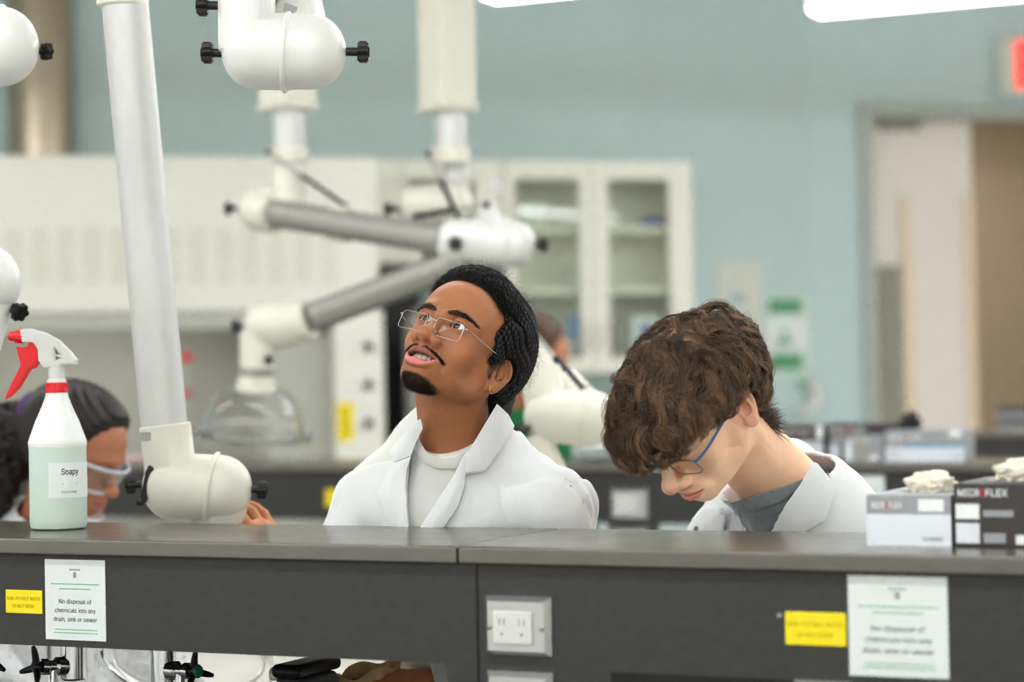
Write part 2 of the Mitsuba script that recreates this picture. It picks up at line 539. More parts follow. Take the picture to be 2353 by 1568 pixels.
class Bench:
    def __init__(s, d, u0, u1, label, top_px=1176):
        s.o = P(W / 2, 872, d)
        s.o[2] = 0
        s.M = frame(s.o, AL, BK, ZZ)
        s.u0, s.u1 = u0, u1
        s.k = thing('bench', label, 'lab bench')

    def uz(s, x, y, v=0.0):
        p = hit(x, y, s.o + BK * v, BK)
        return float((p - s.o) @ AL), float(p[2])

    def put(s, m):
        return moved(m, s.M)

    def on(s, u, v, z):
        return s.o + AL * u + BK * v + ZZ * z

    def body(s, openings, depth=0.36, joints=(), base=True):
        t, e = 0.0245, 0.014
        js = [s.u0] + [j for j in joints if s.u0 < j < s.u1] + [s.u1]
        for a, b in zip(js[:-1], js[1:]):
            part(s.k, 'shelf_board', s.put(box3(a + 0.001, b - 0.001, 0, depth, ZS - t, ZS, 0.004)), SHELF)
        zb = ZS - t
        po = sg.box(s.u0, 0.93, s.u1, zb)
        for a, b, zt in openings:
            po = po.difference(sg.box(a, 0.9, b, zt).buffer(-0.012).buffer(0.012, quad_segs=4).union(sg.box(a, 0.9, b, zt - 0.03)))
        pan = extrude(po, 0.03)
        pan.apply_transform(np.array([[1, 0, 0, 0], [0, 0, -1, e + 0.03], [0, 1, 0, 0], [0, 0, 0, 1.0]]))
        part(s.k, 'front_panel', s.put(pan), DARKP)
        # rear face of the raised shelf's frame, same openings, and the posts between
        zr = min(z for *_, z in openings)
        rp = sg.box(s.u0, zr, s.u1, zb)
        r2 = extrude(rp, 0.02)
        r2.apply_transform(np.array([[1, 0, 0, 0], [0, 0, -1, depth - 0.01], [0, 1, 0, 0], [0, 0, 0, 1.0]]))
        part(s.k, 'rear_panel', s.put(r2), DARKP)
        part(s.k, 'worktop', s.put(box3(s.u0, s.u1, -0.55, depth, 0.90, 0.93, 0.004)), EPOXY)
        if base:
            part(s.k, 'base_cabinet', s.put(box3(s.u0 + 0.02, s.u1 - 0.02, -0.5, depth, 0.08, 0.90)), LAB)
            part(s.k, 'plinth', s.put(box3(s.u0 + 0.03, s.u1 - 0.03, -0.44, depth - 0.04, 0.0, 0.08)), BLK)

    def seam(s, u):
        part(s.k, 'panel_joint', s.put(box3(u - 0.0016, u + 0.0016, 0.0125, 0.02, ZS - 0.2, ZS - 0.026)), BLK)


b1 = Bench(3.0, -2.2, 1.55, 'charcoal lab bench in the foreground with brown shelf edge running the width of the picture')
a1 = b1.uz(1018, 1527)
b1.body([(-2.1, a1[0], b1.uz(700, 1515)[1] * 0.5 + b1.uz(100, 1487)[1] * 0.5)], joints=[b1.uz(1050, 1260)[0]])
part(b1.k, 'slot', b1.put(box3(b1.uz(1395, 1560)[0], b1.uz(1822, 1560)[0], 0.0128, 0.02, b1.uz(1500, 1700)[1], b1.uz(1500, 1553)[1])), BLK)
b1.seam(b1.uz(1086, 1350)[0])
b2 = Bench(6.0, -3.4, 2.6, 'charcoal lab bench behind the two students with glove boxes on its shelf')
zb2 = b2.uz(900, 1197)[1]
b2.body([(-3.3, b2.uz(1395, 1197)[0], zb2), (b2.uz(1500, 1197)[0], 2.5, zb2)], joints=[0.9])
b3 = Bench(9.0, 0, 1, 'dark far bench in front of the doorway')
b3.u0, b3.u1 = b3.uz(2085, 980)[0], b3.uz(2600, 960)[0]
b3.body([(b3.u0 + 0.1, b3.u1 - 0.1, ZS - 0.2)], base=True)
# ---------------------------------------------------------------- fume hood, cabinets, duct, boards on the back walls
fA = lambda o: frame(np.array([o[0], o[1], 0.0]), aA, -nA, ZZ)      # x along the back wall, y into it
HF = oA + nA * 0.85                                                # foot of the hood's front plane
MH = fA(HF)


def onH(x, y, off=0.0):
    p = hit(x, y, HF + nA * off, nA)
    return float((p - HF) @ aA), float(p[2])


hk = thing('fume_hood', 'large cream fume hood with louvred upper panel against the back wall', 'fume hood')
hr_, hz1 = onH(866, 362)
hl_ = onH(-160, 350)[0]
zl0, zl1 = onH(400, 716)[1], onH(400, 758)[1]


def pH(name, m, mt, **k):
    return part(hk, name, moved(m, MH), mt, **k)


pH('upper_panel', box3(hl_, hr_, 0.0, 0.84, zl0, hz1, 0.006), LAB)
pH('sash_rail', box3(hl_, hr_ - 0.10, 0.02, 0.10, zl1, zl0, 0.006), HOODIN, label='grey sash rail under the upper panel')
pu0 = onH(770, 900)[0]
pH('side_post', box3(pu0, hr_ + 0.015, -0.004, 0.84, 0.93, zl0 - 0.002, 0.005), LAB)
pH('side_post', box3(hl_, hl_ + 0.16, -0.004, 0.84, 0.93, zl0 - 0.002, 0.005), LAB)
pH('back_liner', box3(hl_ + 0.16, pu0, 0.72, 0.83, 0.93, zl0), HOODIN)
pH('liner_panel', box3(pu0 - 0.25, pu0 - 0.004, 0.10, 0.72, 0.935, zl1 - 0.02), HOODIN)
lm_ = mikit.ply(moved(rbox(1.1, 0.10, 0.03, 0.01, 2, (pu0 - 1.0, 0.35, zl1 + 0.07)), MH), LAMPH, smooth=40)
lm_['emitter'] = {'type': 'area', 'radiance': {'type': 'rgb', 'value': [4.2, 4.1, 3.9]}}
scene[numbered(hk + '__lamp')] = lm_
pH('worktop', box3(hl_, hr_ + 0.015, -0.03, 0.84, 0.89, 0.93, 0.004), EPOXY)
pH('base_cabinet', box3(hl_ + 0.01, hr_, 0.02, 0.84, 0.0, 0.885, 0.004), LAB)
gx = [10 + 60.5 * i for i in range(13)]
for x in gx:
    u0, z1 = onH(x, 527)
    u1, z0 = onH(x + 42, 650)
    g = [box3(u0, u1, -0.004, 0.002, z - 0.0035, z + 0.0035) for z in np.linspace(z0, z1, 15)]
    pH('vent_grille', cat(g), mat('vent_slat', (222, 218, 206), 0.5) if x == gx[0] else 'mat_vent_slat')
for y in (797, 885, 973):
    u, z = onH(845, y)
    c = MH @ np.array([u, 0, z, 1])
    pH('control_knob', cat([lathe([(0, 0), (0.010, 0), (0.017, 0.010), (0.017, 0.024), (0.014, 0.027), (0, 0.027)], 20)]).apply_transform(frame(V(u, -0.004, z), V(1, 0, 0), V(0, 0, 1), V(0, -1, 0))), BLK)
u0, z0 = onH(775, 1015)
u1, z1 = onH(812, 925)
wl = thing('warning_label', 'tall yellow warning label on the fume hood post below the black knobs', 'label')
part(wl, 'sheet', moved(box3(u0, u1, -0.0065, -0.0045, z0, z1), MH), YEL)
for i in range(5):
    zz = z1 - (i + 1) * (z1 - z0) / 6.2
    part(wl, 'print', moved(box3(u0 + 0.012, u1 - 0.012 - 0.006 * (i % 2), -0.0069, -0.0064, zz - 0.004, zz + 0.004), MH), GOLDINK)
# things standing in the hood
c = MH[:3, :3] @ V(onH(425, 822)[0], 0.30, 0) + MH[:3, 3]
gv = thing('gas_valve', 'red service valve inside the fume hood beside the aluminium pipe', 'valve')
pz = onH(425, 822, -0.3)
pv = P(428, 822, 8.75)
part(gv, 'handle', cat([rbox(0.05, 0.02, 0.022, 0.008, 2), lathe([(0, -0.02), (0.014, -0.02), (0.016, 0.0), (0.014, 0.02), (0, 0.02)], 16)]).apply_translation(pv), RED)
part(gv, 'stem', cyl(V(pv[0], pv[1], 0.93), pv + V(0, 0, -0.014), 0.011, 14), HOODIN)
part(gv, 'lower_handle', ball(V(pv[0], pv[1], P(428, 905, 8.75)[2]), (0.022, 0.02, 0.016), 2), RED)
pb = P(716, 1043, 8.6)
bt = thing('blue_bottle', 'small dark blue bottle low at the right end of the fume hood', 'container')
part(bt, 'body', lathe([(0, 0), (0.032, 0), (0.036, 0.01), (0.036, pb[2] - 0.93 - 0.03), (0.03, pb[2] - 0.93), (0.022, pb[2] - 0.93 + 0.012), (0, pb[2] - 0.93 + 0.012)], 24).apply_translation(V(pb[0], pb[1], 0.93)), BLUE)
# stainless exhaust duct
pd = P(97, 345, 8.95)
dk = thing('exhaust_duct', 'round stainless steel exhaust duct rising from the fume hood', 'duct')
part(dk, 'tube', lathe([(0.137, hz1), (0.137, CZ)], 64).apply_translation(V(pd[0], pd[1], 0)), STEEL, smooth=True)
part(dk, 'flange', lathe([(0.139, hz1), (0.16, hz1), (0.16, hz1 + 0.012), (0.139, hz1 + 0.014)], 64).apply_translation(V(pd[0], pd[1], 0)), STEEL)

# wall cabinets with glazed doors
CF = oA + nA * 0.36
MC = fA(CF)


def onC(x, y, off=0.0):
    p = hit(x, y, CF + nA * off, nA)
    return float((p - CF) @ aA), float(p[2])


def cabinet(label, xs, ztop, zbot, doors, depth=0.35, shelves=(), glazed=True):
    k = thing('wall_cabinet', label, 'cabinet', None)
    t = 0.02
    a, b = xs
    for nm, m in (('side_panel', box3(a, a + t, 0.02, depth, zbot, ztop)), ('side_panel', box3(b - t, b, 0.02, depth, zbot, ztop)), ('top_panel', box3(a + t, b - t, 0.02, depth, ztop - t, ztop)),
                  ('bottom_panel', box3(a + t, b - t, 0.02, depth, zbot, zbot + t)), ('back_panel', box3(a + t, b - t, depth - 0.012, depth - 0.002, zbot + t, ztop - t))):
        part(k, nm, moved(m, MC), CAB)
    for z in shelves:
        part(k, 'shelf', moved(box3(a + t, b - t, 0.05, depth - 0.014, z - 0.014, z + 0.014, 0.003), MC), CAB)
    for (d0, d1, g0, g1, gz0, gz1) in doors:
        po = sg.box(d0 + 0.002, zbot + 0.002, d1 - 0.002, ztop - 0.002)
        if g0 is not None:
            po = po.difference(sg.box(g0, gz0, g1, gz1))
        dm = extrude(po, 0.02)
        dm.apply_transform(np.array([[1, 0, 0, 0], [0, 0, -1, 0.02], [0, 1, 0, 0], [0, 0, 0, 1.0]]))
        dk_ = part(k, 'door', moved(dm, MC), CAB)
        if g0 is not None:
            part(dk_, 'pane', moved(box3(g0 - 0.006, g1 + 0.006, 0.009, 0.0092, gz0 - 0.006, gz1 + 0.006), MC), 'mat_pane')
    return k


zt, zb = onC(1300, 368)[1], onC(1400, 858)[1]
u = lambda x: onC(x, 600)[0]
gz0, gz1 = onC(1400, 822)[1], onC(1400, 412)[1]
s1, s2 = onC(1300, 525)[1], onC(1300, 668)[1]
kc = cabinet('white wall cabinet with two tall glazed doors at the right end', (u(1163), u(1592)), zt, zb,
             [(u(1163), u(1360), u(1187), u(1334), gz0, gz1), (u(1360), u(1592), u(1400), u(1540), gz0, gz1)], shelves=(s1, s2))
for x in (1347, 1374):
    part(kc, 'pull', moved(tube(bezier([V(u(x), 0, onC(1366, 802)[1]), V(u(x), -0.03, onC(1366, 796)[1]), V(u(x), -0.03, onC(1366, 750)[1]), V(u(x), 0, onC(1366, 744)[1])], 14), 0.004, 8), MC), PLATE)
kb = cabinet('shorter white wall cabinet with a glazed door beside the fume hood', (u(868), u(1161)), onC(1000, 366)[1], onC(1000, 606)[1],
             [(u(868), u(925), None, None, 0, 0), (u(925), u(1161), u(940), u(1092), onC(1000, 575)[1], onC(1000, 412)[1])], shelves=(onC(1000, 520)[1],))
for x in (1132, 1152):
    part(kb, 'hinge', moved(box3(u(x) - 0.006, u(x) + 0.006, -0.006, 0.0, onC(1140, 440)[1], onC(1140, 408)[1], 0.002), MC), PLATE)


def inC2(x, y, y_in):
    """point on a shelf plane inside the cabinets"""
    return float((hit(x, y, CF - nA * y_in, nA) - CF) @ aA)


def kitem(name, label, c, cx, zf, w, d, h, m, y_in=0.18, extra=None, grp=None):
    k = thing(name, label, c, grp)
    part(k, 'body', moved(rbox(w, d, h, 0.006, 2, (cx, y_in, zf + h / 2)), MC), m)
    if extra:
        extra(k, cx, zf, w, d, h, y_in)
    return k


SKYB = mat('pale_blue_card', (120, 158, 206), 0.6)
PURP = mat('purple_card', (110, 70, 130), 0.6)
GREYC = mat('grey_card', (150, 150, 144), 0.6)
BLUEC = mat('blue_print', (48, 74, 176), 0.6)
sf1, sf2, sfb = s1 + 0.014, s2 + 0.014, zb + 0.02
k_ = thing('blue_pouch', 'small blue pouch on the top cabinet shelf behind the right glass door', 'pouch')
part(k_, 'body', moved(ball((inC2(1502, 500, .18), 0.18, sf1 + 0.022), (0.06, 0.05, 0.022), 3), MC), BLUEC)
SIGNP = mat('sign_card', (208, 210, 200), 0.6)
k_ = thing('paper_stack', 'pale stack on the top cabinet shelf behind the left glass door', 'paper')
for i in range(4):
    part(k_, 'sheet', moved(rbox(0.12 - 0.004 * i, 0.16, 0.028, 0.004, 1, (inC2(1215, 460, .18), 0.18, sf1 + 0.014 + 0.028 * i)), MC), SIGNP)
k_ = thing('jar', 'white round jar on the middle cabinet shelf', 'jar')
part(k_, 'body', moved(lathe([(0, 0), (0.04, 0), (0.042, 0.01), (0.042, 0.07), (0.034, 0.085), (0.034, 0.1), (0, 0.1)], 24).apply_translation((inC2(1318, 590, .2), 0.2, sf2)), MC), PLAS)


def card_face(m2, x0, x1, z0, z1):
    def f(k, cx, zf, w, d, h, y_in):
        part(k, 'print', moved(box3(cx + x0 * w, cx + x1 * w, y_in - d / 2 - 0.0008, y_in - d / 2 + 0.001, zf + z0 * h, zf + z1 * h), MC), m2)
    return f


def two_faces(k, *a):
    card_face(SKYB, -0.49, 0.49, 0.5, 0.98)(k, *a)
    card_face(PURP, -0.05, 0.4, 0.05, 0.45)(k, *a)


kitem('carton', 'tall blue and white carton on the bottom cabinet shelf behind the left glass door', 'carton', inC2(1316, 750, .16), sfb, 0.085, 0.12, 0.235, PAPER, 0.16, two_faces)
kitem('carton', 'white carton with a blue printed square behind the right glass door', 'carton', inC2(1475, 750, .16), sfb, 0.13, 0.14, 0.225, PAPER, 0.17, card_face(BLUEC, -0.22, 0.24, 0.60, 0.84))
kitem('carton', 'grey carton at the left on the bottom cabinet shelf', 'carton', inC2(1235, 750, .18), sfb, 0.09, 0.16, 0.19, GREYC, 0.2)
kitem('carton', 'narrow grey carton left of the blue printed one', 'carton', inC2(1418, 750, .18), sfb, 0.05, 0.16, 0.21, GREYC, 0.2)
kitem('carton', 'grey carton at the right end of the bottom cabinet shelf', 'carton', inC2(1532, 750, .18), sfb, 0.05, 0.16, 0.20, GREYC, 0.2)
# dark gap and tall grey cabinet between hood and wall cabinets
dz = onC(1000, 604)[1]
k_ = thing('recess', 'dark open recess under the short wall cabinet beside the fume hood', 'recess')
part(k_, 'back', moved(box3(hr_ + 0.03, u(1000), 0.30, 0.34, 0.0, dz - 0.012), MC), BLK)
part(k_, 'top', moved(box3(u(868), u(960), 0.02, 0.30, dz - 0.10, dz - 0.012, 0.004), MC), BLK)
k_ = thing('tall_cabinet', 'tall pale grey rounded cabinet standing behind the man looking up', 'cabinet')
part(k_, 'body', moved(rbox(0.40, 0.3, onC(940, 700)[1], 0.12, 4, (u(912) + 0.20, -0.17, onC(940, 700)[1] / 2)), MC), HOODIN)
part(k_, 'handle', moved(tube([V(u(935), -0.33, 1.30), V(u(935), -0.33, 1.55)], 0.009, 10), MC), PLATE)

# boards on the short wall
oB = cAB


def onB(x, y, off=0.0):
    p = hit(x, y, oB + nB * off, nB)
    return float((p - oB) @ aB), float(p[2])


MB_ = frame(oB, aB, -nB, ZZ)


def boardB(k, name, x0, y0, x1, y1, m, t0, t1, r=0.004):
    a, z1 = onB(x0, (y0 + y1) / 2)[0], onB((x0 + x1) / 2, y0)[1]
    b, z0 = onB(x1, (y0 + y1) / 2)[0], onB((x0 + x1) / 2, y1)[1]
    return part(k, name, moved(box3(a, b, -t1, -t0, z0, z1, min(r, (t1 - t0) / 2.1)), MB_), m)


SIGNG = mat('sign_backing', (196, 216, 208), 0.5)
INKB = mat('pale_blue_ink', (158, 172, 184), 0.7)
k_ = thing('wall_notice', 'pale grey notice on the blue-green wall left of the green safety board', 'notice')
boardB(k_, 'sheet', 1648, 600, 1750, 850, SIGNP, 0.0, 0.006)
boardB(k_, 'print', 1675, 676, 1712, 696, INKB, 0.006, 0.0068)
boardB(k_, 'print', 1682, 722, 1716, 744, INKB, 0.006, 0.0068)
k_ = thing('safety_board', 'white eyewash safety board with green bands on the blue-green wall', 'sign')
boardB(k_, 'backing', 1754, 674, 1862, 872, SIGNG, 0.0, 0.008)
boardB(k_, 'band', 1764, 690, 1838, 718, GREEN, 0.008, 0.009)
boardB(k_, 'lettering', 1768, 701, 1834, 708, GREENL, 0.009, 0.0095)
boardB(k_, 'panel', 1760, 728, 1852, 806, PAPER, 0.008, 0.009)
boardB(k_, 'symbol', 1782, 780, 1818, 792, GREEN, 0.009, 0.010)
boardB(k_, 'symbol', 1795, 756, 1806, 776, GREENL, 0.009, 0.010)
boardB(k_, 'band', 1766, 816, 1840, 848, GREEN, 0.008, 0.009)
boardB(k_, 'lettering', 1770, 828, 1836, 836, GREENL, 0.009, 0.0095)
k_ = thing('eyewash_arm', 'small white curved eyewash bowl with green tag under the safety board', 'eyewash')
boardB(k_, 'tag', 1830, 875, 1850, 894, GREENL, 0.0, 0.010)
pts = [V(onB(x, y)[0], -0.05, onB(x, y)[1]) for x, y in ((1846, 872), (1860, 905), (1854, 930), (1836, 946), (1816, 950))]
part(k_, 'bowl', moved(tube(bezier(pts, 18), np.interp(np.linspace(0, 1, 18), [0, .4, 1], [0.018, 0.03, 0.02]), 14), MB_), PLAS, smooth=True)
boardB(k_, 'bracket', 1848, 876, 1862, 902, PLAS, 0.0, 0.05)

# exit sign on the doorway wall
oC_ = cBC


def onW(x, y):
    p = hit(x, y, oC_, nC)
    return float((p - oC_) @ aC), float(p[2])


MW_ = frame(oC_, aC, -nC, ZZ)
k_ = thing('exit_sign', 'exit sign with glowing red letters above the doorway', 'exit sign')
a, z1 = onW(2281, 92)
b, z0 = onW(2281, 222)
lh = onW(2316, 98)[1] - onW(2316, 208)[1]
zc = (onW(2316, 98)[1] + onW(2316, 208)[1]) / 2
lx = onW(2316, 150)[0]
part(k_, 'housing', moved(box3(a, a + lh * 3.6, -0.07, 0.0, z0, z1, 0.01), MW_), SIGNP)
letters = [[(0, 0, .26, 1), (.26, 0, .74, .24), (.26, .38, .70, .62), (.26, .76, .74, 1)], None, [(0, 0, .26, 1)], [(.26, 0, .52, .76), (0, .76, .78, 1)]]
x = lx
for i, lt in enumerate(letters):
    if lt is None:
        po = sg.LineString([(0.1, 0.05), (0.64, 0.95)]).buffer(0.13, cap_style=2).union(sg.LineString([(0.64, 0.05), (0.1, 0.95)]).buffer(0.13, cap_style=2))
    else:
        po = sg.MultiPolygon([]).union(sg.box(*lt[0]))
        for q in lt[1:]:
            po = po.union(sg.box(*q))
    m = extrude(sa.scale(po, lh, lh, origin=(0, 0)), 0.004)
    m.apply_transform(np.array([[1, 0, 0, x], [0, 0, -1, -0.0705], [0, 1, 0, zc - lh / 2], [0, 0, 0, 1.0]]))
    s = mikit.ply(moved(m, MW_), RED)
    s['emitter'] = {'type': 'area', 'radiance': {'type': 'rgb', 'value': [1.15, 0.075, 0.06]}}
    scene[numbered(k_ + '__letter')] = s
    x += lh * (0.88, 0.86, 0.42, 0.9)[i]
# ---------------------------------------------------------------- snorkel extraction arms
def px(n, d):
    return n * d / FPX


def capsule(p, q, r, n=40, sq=0.92):
    """rounded cylinder from p to q (the centres of its end domes)"""
    L = float(np.linalg.norm(q - p))
    a = np.linspace(math.pi / 2, 0, 12)
    pr = [(r * math.cos(t), -r * sq * math.sin(t)) for t in a] + [(r * math.cos(t), L + r * sq * math.sin(t)) for t in a[::-1]]
    pr[0], pr[-1] = (0, pr[0][1]), (0, pr[-1][1])
    m = lathe(pr, n)
    m.apply_transform(along(p, q))
    return m


def torus(c, ax, R, r, n=48, k=10):
    a = np.linspace(0, 2 * math.pi, n, endpoint=False)
    M = along(c, c + ax)
    pts = c + R * (np.cos(a)[:, None] * M[:3, 0] + np.sin(a)[:, None] * M[:3, 1])
    return tube(pts, r, k, closed=True)


def pipe(p, q, r, wall=0.003, n=40):
    L = float(np.linalg.norm(q - p))
    m = lathe([(r - wall, 0), (r, 0), (r, L), (r - wall, L), (r - wall, 0)], n)
    m.apply_transform(along(p, q))
    return m


def sleeve(p, q, r, n=40):
    L = float(np.linalg.norm(q - p))
    m = lathe([(0, 0), (r - 0.002, 0), (r, 0.002), (r, L - 0.003), (r - 0.003, L), (0, L)], n)
    m.apply_transform(along(p, q))
    return m


def knob(parent, p, ax, s=1.0):
    """black star knob on its stem"""
    ax = unit(ax)
    t = np.linspace(0, 2 * math.pi, 72, endpoint=False)
    rr = 0.0135 * (1 + 0.13 * np.cos(6 * t))
    po = sg.Polygon(np.stack([rr * np.cos(t), rr * np.sin(t)], 1))
    a = extrude(po, 0.010)
    b = extrude(sa.scale(po, 0.86, 0.86), 0.014)
    b.apply_translation((0, 0, -0.002))
    c = lathe([(0, 0.0119), (0.006, 0.0121), (0.0065, 0.0135), (0, 0.0135)], 20)
    head = cat([a, b, c])
    head.apply_translation((0, 0, 0.013))
    head.vertices *= s
    stem = lathe([(0, -0.004), (0.0058, -0.004), (0.0058, 0.014), (0, 0.014)], 16)
    stem.vertices *= s
    M = along(p, p + ax)
    k = part(parent, 'knob', moved(head, M), BLK, smooth=30)
    part(k, 'stem', moved(stem, M), BLK)
    return k


def elbow(parent, tubes, caps, m, ring=None, name='elbow'):
    """one moulded joint: capsules and sleeves united"""
    o = None
    for p, q, r in caps:
        c = man(capsule(p, q, r))
        o = c if o is None else o + c
    for p, q, r in tubes:
        o = o + man(sleeve(p, q, r))
    k = part(parent, name, tri(o), m, smooth=32)
    if ring:
        c, ax, R, r = ring
        part(k, 'ring', torus(c, ax, R, r), m, smooth=True)
    return k


def spring(parent, p, q, r=0.006):
    mid = p + (q - p) * 0.42
    a = part(parent, 'gas_spring', cyl(mid, q, r, 12), BLK)
    part(a, 'rod', cyl(p, mid, r * 0.55, 10), GREYPIPE)
    for e in (p, q):
        part(a, 'end', ball(e, r * 1.25, 2), BLK)


def dome(parent, top, bot, r_top, R, rim_h, m='mat_brim', stretch=0.86):
    """clear hood: from the collar at top down to its brim at bot"""
    L = float(np.linalg.norm(bot - top))
    a = np.linspace(0.12, 1, 16)
    body = R * stretch
    pr = [(r_top, 0)] + [(r_top + (body - r_top) * math.sin(t * math.pi / 2) ** 0.8, (L - rim_h) * (1 - math.cos(t * math.pi / 2)) ** 0.85) for t in a]
    sh = lathe(pr + [(max(r - 0.0035, 0.001), z + 0.0005) for r, z in pr[::-1]] + [pr[0]], 64)
    M = along(top, bot)
    k = part(parent, 'hood_dome', moved(sh, M), m, smooth=True, label='clear acrylic hood')
    br = lathe([(body, L - rim_h), (R - 0.004, L - rim_h), (R, L - rim_h + 0.002), (R, L), (R - 0.004, L + 0.001), (R - 0.005, L - rim_h + 0.004), (body, L - rim_h + 0.003), (body, L - rim_h)], 64)
    part(k, 'brim', moved(br, M), 'mat_brim', smooth=30)
    return k


scene['mat_brim'] = {'type': 'dielectric', 'int_ior': 1.49}

# ---- the near arm beside the spray bottle
dA = 3.72
A = thing('extraction_arm', 'near extraction arm with long aluminium pipe and ivory ball joint beside the spray bottle', 'extraction arm')
q = lambda x, y, d=dA: P(x, y, d)
rp = px(53.5, dA)
part(A, 'collar', sleeve(q(280, -160), q(282, 16), px(59, dA)), IVORY)
part(A, 'pipe', pipe(q(281, -60), q(380, 1010), rp), ALU, smooth=True, label='long brushed aluminium pipe')
eA = elbow(A, [(q(379, 976), q(396, 1120), px(59, dA))], [(q(398, 1118), q(508, 1123), px(77, dA))], IVORY,
           ring=(q(487, 1121), q(508, 1130) - q(398, 1112), px(78.5, dA), 0.0042))
elbow(A, [(q(512, 1130), q(492, 1260, dA + 0.03), px(61, dA))], [(q(505, 1122), q(510, 1123), px(74, dA))], IVORY, name='lower_elbow')
part(A, 'neck', pipe(q(492, 1250, dA + 0.03), q(452, 1420, 3.85), px(48, dA)), IVORY, smooth=True)
ax_ = unit(q(400, 1118) - q(500, 1122))
kb_ = knob(A, q(398, 1118) + ax_ * px(70, dA), ax_ + V(0, -0.25, 0.0), 1.15)
lv = cat([rbox(0.012, 0.008, 0.058, 0.004, 2), rbox(0.016, 0.008, 0.012, 0.004, 2, (0.004, 0, 0.03)), rbox(0.014, 0.008, 0.012, 0.004, 2, (-0.005, 0, -0.029))])
lv.apply_transform(trimesh.transformations.rotation_matrix(math.radians(12), (0, 1, 0)))
lv.apply_translation(q(336, 1118, dA - 0.035))
part(A, 'lever', lv, BLK, label='black locking lever')
knob(A, q(508, 1123) + -ax_ * px(68, dA), -ax_, 1.1)
part(A, 'maker_label', moved(rbox(0.022, 0.0012, 0.014, 0.0005, 1), frame(q(334, 1003, dA - 0.034), unit(V(0.85, -0.5, 0)), unit(V(0.5, 0.85, 0)), ZZ)), GREYC)
dtop, dbot = q(452, 1400, 3.86), q(432, 1532, 3.90)
part(A, 'hood_collar', moved(lathe([(0, -0.03), (0.040, -0.03), (0.042, 0.0), (0.055, 0.012), (0.055, 0.02), (0, 0.02)], 40), along(dtop, dbot)), IVORY)
dome(A, dtop, dbot, 0.055, px(203, 3.9), 0.024)

# ---- the arm hanging in at the top, in front of the square duct cover
dB = 3.3
B = thing('extraction_arm', 'white extraction arm elbow with three black knobs hanging in from the top edge', 'extraction arm')
q = lambda x, y, d=dB: P(x, y, d)
elbow(B, [(q(565, -170), q(568, 120), px(66, dB))], [(q(590, 118), q(660, 119), px(88, dB))], PLAS,
      ring=(q(659, 120), q(720, 122) - q(600, 114), px(88.5, dB), 0.0038))
elbow(B, [(q(700, 100, dB + 0.02), q(655, -140, dB + 0.28), px(60, dB))], [(q(662, 119), q(716, 119), px(86.5, dB))], PLAS, name='rear_elbow')
pB0, pB1 = q(690, 40, dB + 0.10), q(655, -200, dB + 0.40)
part(B, 'pipe', pipe(q(680, 20, dB + 0.08), pB1, 0.0395), mat('label_metal', (196, 186, 170), 0.35, metal=0.4), smooth=True)
axb = unit(q(720, 120) - q(590, 118))
knob(B, q(508, 122), -axb, 1.15)
knob(B, q(803, 119), axb, 1.15)
knob(B, q(497, 13), -axb, 1.15)
lbl = moved(rbox(0.020, 0.001, 0.012, 0.0004, 1), frame(q(667, 20, dB + 0.015), unit(V(0.9, 0.3, -0.3)), unit(V(-0.2, 0.95, 0.2)), unit(V(0.3, -0.1, 0.95))))
part(B, 'maker_label', lbl, INKL)

# ---- the arm at the left edge
dD = 3.2
D = thing('extraction_arm', 'white extraction arm with rounded joints cut off by the left edge', 'extraction arm')
q = lambda x, y, d=dD: P(x, y, d)
elbow(D, [(q(-120, 107, dD + 0.02), q(-122, 330, dD + 0.03), px(60, dD))], [(q(-122, 100), q(4, 107), px(91, dD))], PLAS,
      ring=(q(-2, 107), q(40, 112) - q(-40, 104), px(92, dD), 0.0036))
part(D, 'pipe', pipe(q(-122, 300, dD + 0.03), q(-130, 560, dD + 0.03), px(54, dD)), ALU, smooth=True)
elbow(D, [(q(-130, 520, dD + 0.03), q(-126, 640, dD + 0.02), px(58, dD)), (q(-20, 660), q(-95, 930, dD - 0.02), px(58, dD))], [(q(-126, 650), q(-32, 648), px(86, dD))], PLAS,
      ring=(q(-40, 640), q(0, 652) - q(-80, 640), px(87, dD), 0.0036))
knob(D, q(84, 116, dD + 0.012), V(0.75, 0.65, -0.02), 0.9)
knob(D, q(30, 705), V(0.6, -0.5, -0.45), 0.95)

# ---- the far folded arm in front of the fume hood
dF = 5.75


def square_post(x0, x1, y, label):
    k = thing('duct_cover', label, 'duct cover')
    w = px(x1 - x0, dF) / (math.cos(math.radians(40)) + math.sin(math.radians(40)))
    c = P((x0 + x1) / 2, y, dF)
    a = math.radians(-50)
    M = frame(V(c[0], c[1], 0), V(math.cos(a), math.sin(a), 0), V(-math.sin(a), math.cos(a), 0), ZZ)
    part(k, 'cover', moved(box3(-w / 2, w / 2, -w / 2, w / 2, c[2], CZ, 0.006), M), IVORY)
    part(k, 'end_plate', moved(box3(-w / 2 - 0.004, w / 2 + 0.004, -w / 2 - 0.004, w / 2 + 0.004, c[2] - 0.006, c[2] + 0.012, 0.003), M), IVORY)
    for sx, sy in ((0.2, -0.5), (-0.2, -0.5), (0.5, 0.2), (0.5, -0.2)):
        part(k, 'screw', moved(ball((sx * w * 1.6 if abs(sx) < 0.5 else sx * (w + 0.010), sy * w * 1.6 if abs(sy) < 0.5 else sy * (w + 0.010), c[2] + 0.006), 0.004, 1), M), GREYPIPE)
    return c


